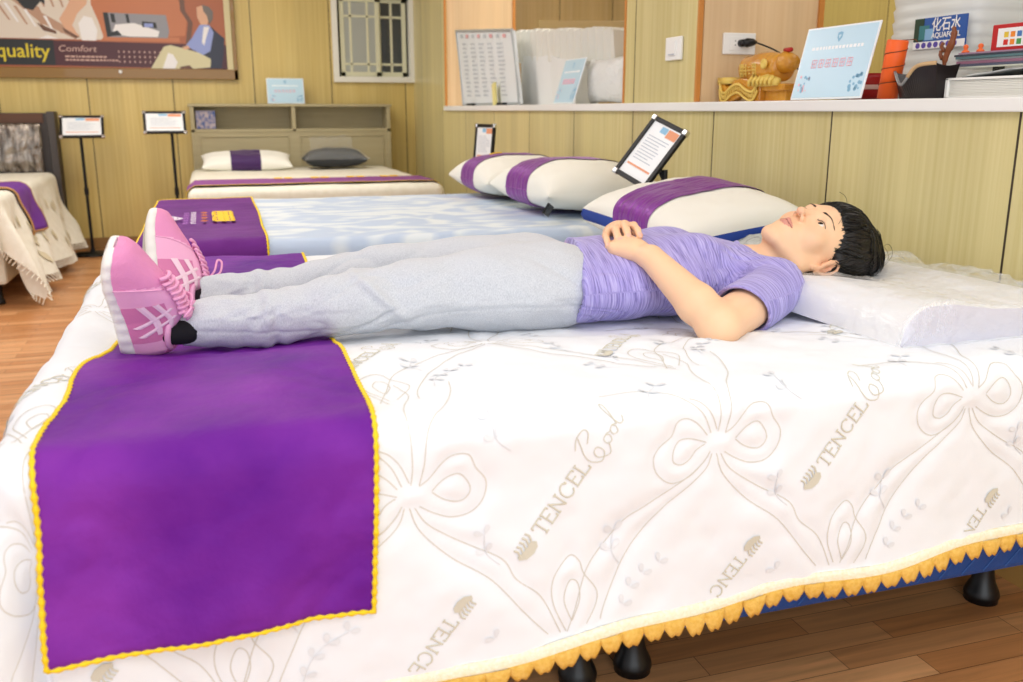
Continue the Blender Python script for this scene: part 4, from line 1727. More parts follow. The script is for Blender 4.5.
# ------------------------------------------------------------------ poster
pr = empty('poster', (-0.9, YB - 0.02, 1.75), label='large framed advertising poster high on the back wall', cat='poster')
PX0, PX1, PZ0, PZ1 = -2.45, 0.30, 1.265, 2.15
mb = MB()
fr = 0.05
mb.box2((PX0, YB - 0.045, PZ0), (PX1, YB - 0.005, PZ0 + fr + 0.025))
mb.box2((PX0, YB - 0.045, PZ1 - fr), (PX1, YB - 0.005, PZ1))
mb.box2((PX0, YB - 0.045, PZ0), (PX0 + fr, YB - 0.005, PZ1))
mb.box2((PX1 - 0.03, YB - 0.045, PZ0), (PX1, YB - 0.005, PZ1))
kid(mb, 'frame', mat('golden_wood_frame', '#8a6520', 0.35, coat=0.3), pr, bevel=0.004)
mb = MB()
mb.box2((PX1 - 0.075, YB - 0.042, PZ0 + 0.06), (PX1 - 0.03, YB - 0.01, PZ1 - 0.03))
kid(mb, 'inner_rim', mat('pale_frame_rim', '#cfc394', 0.3), pr, bevel=0.003)
PM = [mat('print_terracotta', '#a65d36', 0.3), mat('print_cream', '#d9cdbd', 0.3), mat('print_black', '#1e1e1c', 0.3), mat('print_maroon', '#4a1c20', 0.3),
      mat('print_yellow', '#d8c322', 0.3), mat('print_pale_text', '#c9a494', 0.3), mat('print_tan', '#b58f74', 0.3), mat('print_grey', '#8d8c90', 0.3),
      mat('print_white', '#e9e6e4', 0.3), mat('print_navy', '#27293a', 0.3), mat('print_shirt_blue', '#8e9bd0', 0.3), mat('print_skin', '#d6a684', 0.3),
      mat('print_khaki', '#cfc79e', 0.3), mat('print_brown', '#6a4630', 0.3), mat('print_hair_grey', '#6e655c', 0.3), mat('print_orange_light', '#bd7348', 0.3)]
mb = MB()
yp = YB - 0.03


def pz(px, py, d):
    """poster picture coordinates: photo-frame x and y spacing, in millimetre-like units of the print"""
    return (-1.342 + px * 0.006868, yp - d * 0.0004, 1.812 - py * 0.00682)


def pp(pts, mi, d):
    mb.poly([pz(x, y, d) for x, y in pts], mi)


pp([(-160, -46), (230, -46), (230, 69), (-160, 69)], 0, 0)
pp([(90, -40), (160, -40), (190, 12), (186, 34), (110, 40), (90, 40)], 15, 0.5)
pp([(104, 36), (180, 36), (180, 41), (100, 41)], 15, 1.5)
pp([(182, -40), (187, -40), (188, 8), (195, 20), (191, 42), (186, 42), (190, 20), (183, 8)], 13, 2)
pp([(-160, -46), (96, -46), (94, 4), (100, 22), (104, 40), (-160, 40)], 1, 1)
pp([(-160, 20), (-40, 22), (30, 30), (60, 40), (-160, 40)], 8, 1.2)
pp([(0, 0), (22, 3), (40, 20), (55, 34), (40, 40), (0, 40)], 1, 1.5)
for k in range(7):
    pp([(2 + 9 * k, 2 + 3 * k), (5 + 9 * k, 2 + 3 * k), (16 + 8 * k, 22 + 2 * k), (14 + 8 * k, 22 + 2 * k)], 8 if k % 2 else 6, 2.2)
for k in range(4):
    pp([(40 + 9 * k, -20), (43 + 9 * k, -20), (50 + 9 * k, 8), (48 + 9 * k, 8)], 6, 2.8)
pp([(16, 0), (50, 10), (80, 36), (76, 40), (44, 24), (24, 6)], 6, 2)
pp([(34, -20), (80, -30), (92, 2), (76, 30), (66, 26), (46, 14)], 1, 2.5)
pp([(22, 0), (30, 10), (38, 12), (46, 3), (50, 6), (50, -12), (20, -12)], 2, 3)
pp([(70, 36), (62, 20), (70, 8), (78, -6), (92, -8), (90, 4), (80, 14), (74, 26), (80, 38)], 11, 3.2)
pp([(40, 24), (58, 32), (58, 35), (46, 32)], 13, 3.5)
pp([(64, 28), (80, 38), (76, 39), (66, 33)], 13, 3.5)
pp([(80, 24), (86, 16), (94, 18), (98, 30), (96, 41), (82, 41)], 8, 3.8)
pp([(-160, 40.5), (54, 41), (54, 67), (-160, 67)], 2, 4)
pp([(54, 41.5), (230, 43), (230, 69), (54, 67)], 3, 4)
pp([(105, 12), (168, 13), (170, 30), (168, 37), (107, 37)], 7, 4)
pp([(105, 12), (110, 12), (112, 36), (107, 37)], 2, 4.5)
pp([(112, 13), (116, 13), (117, 22), (113, 22)], 2, 4.5)
pp([(127, 13), (130, 13), (131, 22), (128, 22)], 2, 4.5)
pp([(116, 24), (135, 22), (160, 30), (158, 36), (130, 36), (112, 34)], 8, 4.5)
pp([(143, 20), (157, 21), (158, 27), (143, 26)], 2, 4.8)
pp([(145, 22), (154, 22), (154, 26), (145, 26)], 10, 5)
pp([(108, 33), (118, 30), (122, 35), (110, 36)], 2, 5)
put_text(mb, 'quality', 20, lambda x, y: pz(x - 1, 59 - y, 5), 4, 0.2, 51)
put_text(mb, 'Comfort', 9, lambda x, y: pz(x + 58 + 0.2 * y, 52.5 - y, 5), 5, 0.0, 37, )
rq = random.Random(2)
for yq, x1q in ((58.5, 105), (62, 114)):
    xq = 64
    while xq < x1q:
        wq = rq.uniform(1.5, 4.5)
        pp([(xq, yq - 1.7), (xq + wq, yq - 1.7), (xq + wq, yq), (xq, yq)], 5, 5)
        xq += wq + 0.9
for a in range(9):
    for b_ in range(3):
        x, y = 117 + a * 5.2, 52 + b_ * 5.2
        pp([(x, y - 1.4), (x + .9, y), (x, y + 1.4), (x - .9, y)], 5, 5)
# seated man in a blue shirt, printed
pp([(206, 24), (214, 24), (220, 30), (227, 36), (225, 52), (222, 68), (208, 68), (204, 52)], 9, 5.5)
pp([(148, 69), (163, 46), (170, 44), (186, 48), (200, 52), (211, 58), (210, 67), (190, 69)], 12, 6)
pp([(160, 69), (167, 52), (172, 54), (176, 62), (173, 69)], 8, 6.3)
pp([(178, 67), (188, 65), (192, 69), (178, 69)], 13, 6.5)
pp([(202, 22), (212, 22), (216, 30), (211, 50), (203, 54), (192, 48), (186, 44), (193, 36), (198, 28)], 10, 6.5)
pp([(182, 46), (188, 44), (190, 47), (184, 49)], 11, 7)
pp([(206, 24), (212, 24), (207, 38), (205, 44), (203, 40)], 8, 7)
pp([(200, 4), (205, 2), (211, 4), (213, 12), (210, 22), (203, 22), (200, 14)], 11, 7)
pp([(206, 1), (213, 3), (217, 8), (216, 16), (212, 22), (210, 12), (207, 8)], 14, 7.5)
kid(mb, 'print', PM, pr)
mb = MB()
x_, y_, z_ = pz(117, 73, 0)
mb.lathe([(0.012, 0), (0.012, 0.006), (0.006, 0.01)], 16, c=(x_, YB - 0.05, z_), mtx=Matrix.Rotation(R(90), 3, 'X'))
kid(mb, 'white_stud', M_WHITE, pr)

# ------------------------------------------------------------------ switch, outlet, plug
mb = MB()
mb.box2((XW - 0.012, 3.155, 1.218), (XW - 0.001, 3.275, 1.300))
sw = mb.build('light_switch', M_WHITE, bevel=0.003)
tag(sw, 'white wall switch on the wood pillar above the half wall', 'switch')
mb = MB()
mb.box2((XW - 0.018, 3.19, 1.235), (XW - 0.011, 3.24, 1.285))
mb.box2((XW - 0.0185, 3.19, 1.236), (XW - 0.0175, 3.24, 1.240), 1)
mb.build('rocker', [M_WHITE, MATS['grey_print']], sw, bevel=0.001)
mb = MB()
yo = 3.05
mb.box2((1.775, yo - 0.011, 1.232), (1.905, yo - 0.0005, 1.305))
ot = mb.build('wall_outlet', M_WHITE, bevel=0.003)
tag(ot, 'white wall outlet with black plug above the golden carving', 'outlet')
mb = MB()
mb.box2((1.80, yo - 0.0135, 1.245), (1.88, yo - 0.010, 1.292))
for z in (1.262, 1.276):
    mb.box2((1.818, yo - 0.0145, z), (1.824, yo - 0.012, z + 0.003), 1)
    mb.box2((1.832, yo - 0.0145, z), (1.838, yo - 0.012, z + 0.003), 1)
mb.build('socket', [M_WHITE, M_BLACK], ot, bevel=0.001)
mb = MB()
pl = catmull([(1.842, yo - 0.012, 1.27), (1.845, yo - 0.045, 1.271), (1.86, yo - 0.055, 1.272), (1.885, yo - 0.055, 1.272)], 6)
mb.tube([(1.842, yo - 0.012, 1.27), (1.846, yo - 0.035, 1.27)], 0.013, 12)
mb.tube([(1.840, yo - 0.04, 1.27), (1.85, yo - 0.04, 1.27), (1.875, yo - 0.04, 1.272), (1.89, yo - 0.04, 1.272)], [0.010, 0.016, 0.013, 0.005], 12)
cp = mb.build('power_plug', M_BLACK, smooth=True)
tag(cp, 'black power plug with cord in the wall outlet', 'plug')
mb = MB()
mb.tube(catmull([(1.885, yo - 0.04, 1.272), (1.92, yo - 0.05, 1.26), (1.945, yo - 0.10, 1.235), (1.955, yo - 0.2, 1.18), (1.97, yo - 0.3, 1.09), (2.0, yo - 0.5, 1.072)], 8), 0.003, 8)
mb.build('cord', M_BLACK, cp, smooth=True)

# ------------------------------------------------------------------ golden carving on the counter
M_AMBER = mat('amber_lacquered_wood', '#c07a18', 0.25, bump=(70, 0.9, 0.006), var=(22, '#e0a437', 0.5), coat=0.4)
M_GOLDL = mat('gold_relief', '#e8c865', 0.35, bump=(200, 0.6, 0.003))
gc = empty('carved_ornament', (1.80, 2.82, 1.067), label='golden lacquered carved ornament with a barrel on the counter', cat='ornament')
mb = MB()
# base slab with scalloped skirt, long axis along Y
YL = 0.19
mb.box2((1.76, 2.63, 1.10), (1.90, 3.015, 1.122))
out = []
for k in range(25):
    t = k / 24
    y = 3.02 - t * 0.26
    zt = 1.145 - 0.030 * math.exp(-((t - 0.22) / 0.13) ** 2) - 0.006 * math.exp(-((t - 0.78) / 0.12) ** 2)
    out.append((y, zt))
for k in range(25):
    t = 1 - k / 24
    y = 3.02 - t * 0.26
    zb = 1.067 + 0.018 * math.exp(-((t - 0.55) / 0.16) ** 2)
    out.append((y, zb))
mb.prism(out, lambda y, z, d: (1.755 - d, y, z), -0.03)
kid(mb, 'scrolled_base', M_AMBER, gc, bevel=0.004)
mb = MB()
up = catmull([(1.752, 3.012, 1.14), (1.750, 2.995, 1.105), (1.748, 2.965, 1.098), (1.748, 2.925, 1.118), (1.748, 2.88, 1.125), (1.748, 2.83, 1.105), (1.748, 2.79, 1.10), (1.75, 2.765, 1.13)], 8)
mb.tube(up, 0.005, 8)
lo = [(p[0], p[1] + 0.0, p[2] - 0.028) for p in up]
mb.tube(lo, 0.004, 8)
for k in range(3, len(up) - 3, 2):
    mb.tube([(up[k][0] - 0.001, up[k][1], up[k][2] - 0.006), (up[k][0] - 0.001, up[k][1] - 0.006, up[k][2] - 0.022)], 0.0022, 5)
mb.box2((1.748, 2.94, 1.128), (1.80, 3.02, 1.150))
kid(mb, 'gold_border', M_GOLDL, gc, smooth=True)
mb = MB()
prof = [(0.0, -0.105), (0.038, -0.105), (0.045, -0.098), (0.043, -0.085), (0.050, -0.05), (0.053, 0), (0.050, 0.05), (0.043, 0.085), (0.045, 0.098), (0.038, 0.105), (0, 0.105)]
mb.lathe(prof, 28, c=(1.80, 2.80, 1.174), mtx=Matrix.Rotation(R(90), 3, 'X'))
kid(mb, 'barrel', M_AMBER, gc, smooth=True)
mb = MB()
for k, dy in enumerate((0.07, 0.045, 0.02, -0.005)):
    for stp in HAN[k % 3:]:
        pts = []
        for a, b_ in stp:
            an = (0.35 - b_) * 0.75
            pts.append((1.80 - 0.055 * math.cos(an), 2.805 + dy - a * 0.018, 1.174 + 0.055 * math.sin(an)))
        mb.tube(pts, 0.0022, 5)
kid(mb, 'gold_relief_letters', M_GOLDL, gc, smooth=True)
mb = MB()
mb.lathe([(0.016, 0), (0.016, 0.006), (0.011, 0.009), (0.006, 0.006)], 20, c=(1.752, 2.735, 1.185), mtx=Matrix.Rotation(R(-90), 3, 'Y'))
kid(mb, 'medallion', M_GOLDL, gc, smooth=True)
mb = MB()
mb.tube([(1.757, 2.80, 1.128), (1.757, 2.72, 1.134), (1.757, 2.66, 1.128)], [0.014, 0.020, 0.012], 12)
for k in range(6):
    y = 2.80 - k * 0.024
    mb.tube([(1.74, y, 1.118), (1.735, y - 0.006, 1.132), (1.745, y - 0.012, 1.146)], 0.006, 8)
kid(mb, 'carved_leaf', M_GOLDL, gc, smooth=True)
mb = MB()
mb.box2((1.775, 2.64, 1.067), (1.88, 2.76, 1.105))
kid(mb, 'rear_block', M_AMBER, gc, bevel=0.004)
mb = MB()
mb.tube([(1.80, 2.72, 1.18), (1.80, 2.68, 1.19), (1.80, 2.645, 1.185)], [0.030, 0.035, 0.024], 12)
kid(mb, 'barrel_knob', M_AMBER, gc, smooth=True)
mb = MB()
mb.tube([(1.795, 2.69, 1.226), (1.795, 2.655, 1.226)], 0.007, 10)
kid(mb, 'red_bead', mat('red_paint', '#b3201c', 0.35), gc, smooth=True)

# ------------------------------------------------------------------ far niche: board, pleated cloth, bag
M_PLEAT = mat('off_white_pleated_cloth', '#dcdad0', 0.8, bump=(90, 0.5, 0.003))


def rayx(px, py, X):
    """point where the sight line of a measured photo position meets the plane x = X (layout measuring only)"""
    x, y = (px - 511.5) / F_PX, -(py - 341) / F_PX
    fw = Vector((math.sin(YAW) * math.cos(PITCH), math.cos(YAW) * math.cos(PITCH), -math.sin(PITCH)))
    rt = Vector((math.cos(YAW), -math.sin(YAW), 0))
    r_ = fw + rt * x + rt.cross(fw) * y
    t = X / r_.x
    return Vector((X, r_.y * t, CAM_H + r_.z * t))


wb = [Vector(p) for p in ((1.73, 6.55, 1.57), (1.73, 5.31, 1.483), (1.73, 5.17, 1.075), (1.73, 6.38, 1.075))]
root = empty('price_board', (1.73, 5.8, 1.067), label='white price list board with silver rim at the far end of counter', cat='board')
mb = MB()
mb.add(wb + [p + Vector((0.02, 0, 0)) for p in wb], [(0, 1, 2, 3), (7, 6, 5, 4), (0, 4, 5, 1), (1, 5, 6, 2), (2, 6, 7, 3), (3, 7, 4, 0)])
kid(mb, 'board', mat('white_board', '#e3e8ea', 0.4), root, recalc=True)
mb = MB()
mb.tube([p - Vector((0.002, 0, 0)) for p in wb], 0.010, 6, closed=True)
kid(mb, 'rim', mat('silver_rim', '#b8bfc4', 0.35, 0.5), root)


def wbp(s, t, d=0.004):
    p = wb[0] * (1 - s) * (1 - t) + wb[1] * s * (1 - t) + wb[2] * s * t + wb[3] * (1 - s) * t
    return p - Vector((d, 0, 0))


mb = MB()
rr = random.Random(8)
for k in range(8):
    s0 = 0.08 + 0.11 * k
    mb.poly([wbp(s0, 0.05), wbp(s0 + 0.05, 0.05), wbp(s0 + 0.05, 0.10), wbp(s0, 0.10)], 1 if k % 2 else 0)
for c in range(5):
    for r_ in range(13):
        s0, t0 = 0.10 + c * 0.16, 0.17 + r_ * 0.058
        mb.poly([wbp(s0, t0), wbp(s0 + rr.uniform(.05, .12), t0), wbp(s0 + rr.uniform(.05, .12), t0 + 0.022), wbp(s0, t0 + 0.022)], 0)
kid(mb, 'writing', [mat('faint_print', '#c3cacf', 0.6), mat('faint_red_print', '#dfa9ab', 0.6)], root)
for s0 in (0.22, 0.78):
    mb = MB()
    p = wbp(s0, 1.0)
    mb.box((p.x - 0.01, p.y, 1.075), (0.05, 0.11, 0.016))
    kid(mb, 'clip_foot', MATS['black_plastic'], root, bevel=0.003)

root = empty('pleated_cloth', (1.9, 4.85, 1.067), label='stack of off-white pleated cloth standing on the counter', cat='cloth')


def wavy_block(y0, y1, z0, z1, x0, amp, freq, seed, lean=0.0, top=0.0):
    u = np.linspace(y0, y1, 160)
    v = np.linspace(0, 1, 14)
    U, V = np.meshgrid(u, v, indexing='ij')
    w_ = amp * (0.6 + 0.4 * V) * np.abs(np.sin(U * freq + 0.4 * fbm(U * 2, V, U * 0 + seed, 2)))
    Xf = x0 - w_ + lean * V
    sl_ = (U - 4.13) * 0.07
    Z = z0 + (z1 - z0) * V + sl_ * (V if z0 < 1.1 else 0.6 + 0.4 * V) + top * V * np.sin(U * freq * 2 + 1) * 0.01 + V * 0.008 * fbm(U * 5, V * 0, U * 0 + seed, 2)
    mb = MB()
    mb.grid(np.stack([Xf, U, Z], -1), flip=True)
    e = np.stack([Xf[:, -1], u, Z[:, -1]], -1)
    bk = e.copy()
    bk[:, 0] = x0 + 0.12
    mb.grid(np.stack([e, bk], 1), flip=True)
    lo_ = bk.copy()
    lo_[:, 2] = z0
    mb.grid(np.stack([bk, lo_], 1), flip=True)
    fr_ = np.stack([Xf[:, 0], u, Z[:, 0]], -1)
    mb.grid(np.stack([lo_, fr_], 1), flip=True)
    for s_ in (0, -1):
        q = [tuple(p) for p in np.stack([Xf[s_], U[s_], Z[s_]], -1)] + [tuple(bk[s_]), tuple(lo_[s_])]
        mb.poly(q if s_ else q[::-1])
    return mb


kid(wavy_block(4.13, 5.56, 1.262, 1.40, 1.86, 0.028, 33, 1, 0.0, 1), 'upper_pleats', M_PLEAT, root, smooth=False)
kid(wavy_block(4.60, 5.50, 1.068, 1.262, 1.85, 0.012, 12, 2), 'lower_fold', mat('white_folded_cloth', '#e2e3e0', 0.75), root, smooth=False)
mb = MB()
mb.add([(1.94, 4.2, 1.30), (1.96, 4.2, 1.30), (1.96, 5.45, 1.30), (1.94, 5.45, 1.30), (1.94, 4.2, 1.445), (1.96, 4.2, 1.445), (1.96, 5.45, 1.555), (1.94, 5.45, 1.555)], [(0, 3, 2, 1), (4, 5, 6, 7), (0, 1, 5, 4), (1, 2, 6, 5), (2, 3, 7, 6), (3, 0, 4, 7)])
kid(mb, 'backing_board', mat('tan_backing_board', '#a98f5e', 0.6), root, bevel=0.003)
mb = MB()
X, Y = np.meshgrid(g, g, indexing='ij')
fnb2 = pillow_fn(0.24, 0.46, 0.16, 0, 3, 0.1)
Pq = fnb2(X, Y, 1)
Pq2 = fnb2(X, Y, -1)
for PP_, fl in ((Pq, False), (Pq2, True)):
    Z = PP_[..., 0] + 0.005 * fbm(X * 8, Y * 8, X * 0, 2)
    mb.grid(np.stack([1.86 - PP_[..., 2] * 0.7, 4.20 + PP_[..., 1], 1.175 + Z * 0.9], -1), flip=not fl)
o = mb.build('plastic_bag', mat('white_plastic_bag', '#e6e8e6', 0.3, bump=(50, .8, .01)), smooth=True)
tag(o, 'white crinkled plastic bag on the counter under the pleated cloth', 'bag')
mb = MB()
mb.box((0, 0, 0), (0.012, 0.06, 0.13))
o = mb.build('paper_slip', mat('yellow_paper', '#e7dd92', 0.6), loc=(1.70, 5.56, 1.133))
o.rotation_euler = (R(-12), 0, 0)
tag(o, 'narrow yellow paper slip beside the white price board', 'paper')

# ------------------------------------------------------------------ right end of the counter
# orange tube with string
M_ORT = mat('orange_paper', '#f2641f', 0.5)
tb = empty('paper_tube', (1.775, 2.165, 1.069), rot=(R(6), R(2), 0), label='orange rolled paper tube tied with string on the counter', cat='tube')
mb = MB()
n = 32
pts = []
for k in range(n + 1):
    t = 2 * PI * k / n
    pts.append((0.035 * math.cos(t), 0.035 * math.sin(t)))
mb.lathe([(0.022, 0.004), (0.0265, 0.0), (0.0275, 0.150), (0.025, 0.153), (0.022, 0.147)], 32)
mb.build('tube', M_ORT, tb, smooth=True)
mb = MB()
P = []
for k in range(140):
    t = k / 139
    an = t * 2 * PI * 3.3
    P.append((0.028 * math.cos(an), 0.028 * math.sin(an), 0.02 + 0.128 * t))
P += [(0.03, -0.03, 0.157), (0.03, -0.04, 0.150)]
mb.tube(P, 0.0012, 5)
mb.build('string', mat('brown_string', '#6a3a1c', 0.7), tb)

# red bowl
mb = MB()
prof = [(0.0, 0.0), (0.045, 0.0), (0.07, 0.025), (0.080, 0.06), (0.082, 0.075), (0.079, 0.075), (0.076, 0.058), (0.065, 0.026), (0.04, 0.006), (0.0, 0.006)]
mb.lathe(prof, 36)
o = mb.build('red_bowl', mat('red_lacquer', '#b01a18', 0.3, bump=(60, .5, .004)), smooth=True, loc=(1.885, 2.39, 1.068))
tag(o, 'red lacquered bowl behind the orange tube', 'bowl')
mb = MB()
mb.lathe([(0.0800, 0.030), (0.0812, 0.032), (0.0825, 0.040), (0.081, 0.043)], 36)
q = mb.build('pale_stripe', mat('pale_red_stripe', '#d9b0a6', 0.4), o, smooth=True)

# black curved dish with tan rim
M_DARK = mat('dark_lacquer', '#181012', 0.3)
root = empty('curved_dish', (1.80, 2.06, 1.067), label='black curved dish with tan rim beside the orange tube', cat='dish')
mb = MB()
us, vs = np.linspace(0, 1, 24), np.linspace(-1, 1, 12)
U, V = np.meshgrid(us, vs, indexing='ij')
yy = 2.128 - 0.148 * U
topz = 1.135 - 0.045 * np.exp(-((U - 0.28) / 0.22) ** 2) + 0.02 * U + 0.012 * (1 - U)
halfw = 0.05 * (1 - 0.25 * np.abs(2 * U - 1) ** 3)
Pt = np.stack([1.80 + V * halfw, yy, topz - 0.006 * (1 - V ** 2)], -1)
Pb = np.stack([1.80 + V * halfw * 0.55, yy * 0.9 + 2.06 * 0.1, 1.069 + 0 * U], -1)
mb.grid(Pt, flip=True)
mb.grid(Pb)
mb.grid(np.stack([Pb[:, 0], Pt[:, 0]], 1), flip=True)
mb.grid(np.stack([Pt[:, -1], Pb[:, -1]], 1), flip=True)
mb.grid(np.stack([Pt[0], Pb[0]], 1))
mb.grid(np.stack([Pb[-1], Pt[-1]], 1))
kid(mb, 'dish_body', M_DARK, root, smooth=False, recalc=True)
mb = MB()
mb.tube([tuple(p) for p in Pt[10:, 0]], 0.005, 8)
kid(mb, 'tan_rim', mat('tan_wood_rim', '#c9a77a', 0.5), root, smooth=True)
mb = MB()
mb.tube([tuple(p) for p in Pt[:11, 0]], 0.004, 8)
kid(mb, 'grey_rim', mat('grey_rim', '#8e8f90', 0.3, 0.5), root, smooth=True)

# wooden carved stick
mb = MB()
mb.tube(catmull([(1.80, 1.995, 1.145), (1.80, 1.992, 1.17), (1.80, 1.978, 1.20), (1.80, 1.972, 1.225), (1.80, 1.976, 1.243)], 6),
        [0.005] * 4 + [0.007] * 6 + [0.009] * 4 + [0.007] * 4 + [0.0075] * 2 + [0.0055] * 3 + [0.003, 0.0015], 10)
mb.tube([(1.797, 2.0, 1.165), (1.797, 2.008, 1.176), (1.797, 2.006, 1.186)], 0.005, 8)
mb.tube([(1.797, 1.995, 1.184), (1.797, 2.008, 1.196), (1.797, 2.002, 1.204)], 0.005, 8)
o = mb.build('carved_stick', mat('reddish_brown_wood', '#7d4322', 0.35, bump=(120, .6, .003)), smooth=True)
tag(o, 'small brown carved wooden stick standing above the black dish', 'ornament')

# big translucent water container
jr = empty('water_container', (2.12, 2.30, 1.067), label='large translucent white water container with a blue label', cat='container')
mb = MB()
n = 48


def ringj(z, sx, sy):
    o = []
    for k in range(n):
        t = 2 * PI * k / n
        c, s_ = math.cos(t), math.sin(t)
        o.append((math.copysign(abs(c) ** 0.5, c) * sx, math.copysign(abs(s_) ** 0.5, s_) * sy, z))
    return o


rings = [(0.0, 0.12, 0.165), (0.012, 0.13, 0.178)]
for k in range(9):
    z = 0.03 + k * 0.035
    rings += [(z, 0.132, 0.18), (z + 0.018, 0.135, 0.184), (z + 0.026, 0.130, 0.178)]
rings += [(0.36, 0.13, 0.178), (0.40, 0.105, 0.145), (0.42, 0.05, 0.06), (0.425, 0.03, 0.03), (0.47, 0.03, 0.03)]
vs, fs = [], []
for z, a, b_ in rings:
    vs += ringj(z, a, b_)
for i in range(len(rings) - 1):
    for j in range(n):
        fs.append((i * n + j, i * n + (j + 1) % n, (i + 1) * n + (j + 1) % n, (i + 1) * n + j))
fs.append(tuple(range(n))[::-1])
mb.add(vs, fs)
m_ = mat('translucent_polyethylene', '#e3e6e2', 0.3, alpha=0.85)
mb.build('container_body', m_, jr, smooth=True)
# label facing the camera side, i.e. -X face
lx = -0.1372
LM = [mat('label_blue', '#2a5aa8', 0.35), mat('label_white', '#f4f4f4', 0.35), mat('label_teal', '#3a7f86', 0.35), mat('label_dark', '#23402f', 0.35), mat('label_violet', '#5a4aa8', 0.35), mat('label_lightblue', '#8ab8e0', 0.35)]
mb = MB()
mb.box2((lx, -0.170, 0.142), (lx + 0.004, 0.028, 0.226), 0)
L0 = lx - 0.0006


def lab(y0, y1, z0, z1, mi, d=0):
    mb.poly([(L0 - d, y0, z0), (L0 - d, y0, z1), (L0 - d, y1, z1), (L0 - d, y1, z0)], mi)


lab(-0.010, 0.028, 0.163, 0.226, 3, .0002)
lab(-0.032, 0.008, 0.168, 0.206, 2, .0004)
lab(-0.050, -0.016, 0.166, 0.196, 5, .0005)
lab(-0.170, 0.028, 0.142, 0.162, 1, .0004)
put_text(mb, '\u5316\u77f3\u6c34', 0.040, lambda x, y: (L0 - 0.001, -0.042 - x, 0.191 + y), 1, 0.0006, 0.108)
put_text(mb, 'AQUAFOSIL', 0.020, lambda x, y: (L0 - 0.001, -0.042 - x, 0.170 + y), 1, 0.0006, 0.110)
for k in range(7):
    yc = 0.008 - 0.0235 * k
    mb.poly([(L0 - 0.001, yc + 0.009 * math.cos(t), 0.152 + 0.008 * math.sin(t)) for t in np.arange(0, 6.28, 0.5)], 4)
o = mb.build('label', LM, jr)

# white boxes, magazines, red calendar and small orange things
def rounded(name, a, b_, m, label, cat, **kw):
    mb = MB()
    mb.box2(a, b_)
    o = mb.build(name, m, bevel=0.004)
    tag(o, label, cat)
    return o


bk = empty('binder', (1.90, 1.85, 1.067), label='thick white binder lying at the right end of the counter', cat='binder')
mb = MB()
mb.box2((1.80, 1.45, 1.069), (1.95, 1.985, 1.073))
mb.box2((1.80, 1.45, 1.112), (1.95, 1.985, 1.118))
mb.box2((1.80, 1.975, 1.069), (1.95, 1.985, 1.118))
kid(mb, 'hard_cover', M_WHITE, bk, bevel=0.0015)
mb = MB()
for k in range(10):
    mb.box2((1.806 + 0.001 * (k % 2), 1.46, 1.0735 + k * 0.0038), (1.945, 1.974, 1.0735 + k * 0.0038 + 0.0033))
kid(mb, 'pages', mat('page_block', '#e6e4dc', 0.7), bk)
mb = MB()
X, Y = np.meshgrid(np.linspace(1.80, 1.94, 12), np.linspace(1.45, 1.93, 30), indexing='ij')
Z = 1.120 + 0.018 * np.clip((1.93 - Y) / 0.2, 0, 1) ** 0.7 * np.clip(1 - (1.75 - Y) / 0.5, 0, 1) + 0.002 * fbm(X * 40, Y * 20, X * 0, 2)
mb.grid(np.stack([X, Y, Z], -1), flip=True)
o = mb.build('loose_leaflet', mat('grey_leaflet', '#8f9498', 0.35, var=(22, '#c9ccca', 0.4)), smooth=True, solid=0.003)
tag(o, 'grey leaflet lying on top of the thick white binder', 'leaflet')
# glass shelf on a dark clip carrying the magazines
rk = empty('desk_riser', (2.0, 1.80, 1.067), label='low clear riser carrying magazines behind the white binder', cat='riser')
mb = MB()
mb.box2((1.86, 1.40, 1.143), (2.12, 2.07, 1.147))
kid(mb, 'top_plate', mat('clear_plate', '#cfd3c4', 0.1, spec=0.7), rk, bevel=0.0008)
for y in (2.02, 1.42):
    mb = MB()
    mb.box2((1.99, y - 0.01, 1.067), (2.01, y + 0.01, 1.143))
    mb.tube([(1.98, y, 1.117), (1.985, y, 1.122)], 0.012, 12)
    kid(mb, 'support', mat('black_plastic', '#121214'), rk)
cols = ['#5a5f74', '#9c6f86', '#c9cfd2', '#587a80', '#3d4653', '#a889a0']
z = 1.148
for k, c in enumerate(cols):
    h_ = (0.006, 0.007, 0.004, 0.006, 0.005, 0.004)[k]
    mb = MB()
    mb.box2((1.875 + 0.004 * (k % 3), 1.42, z), (2.09, 2.050 - 0.01 * (k % 2), z + h_))
    mb.box2((1.8765 + 0.004 * (k % 3), 1.421, z + 0.001), (2.091, 2.0505 - 0.01 * (k % 2), z + h_ - 0.001), 1)
    o = mb.build('magazine', [mat('magazine_cover_%d' % k, c, 0.3), mat('page_block', '#e6e4dc')])
    tag(o, ('slate', 'mauve', 'pale grey', 'teal', 'dark grey', 'lilac')[k] + ' magazine in the stack on the clear riser, ' + ('lowest', 'second from bottom', 'third from bottom', 'fourth from bottom', 'second from top', 'topmost')[k], 'magazine', 'magazines stacked on the riser')
    z += h_ + 0.0006
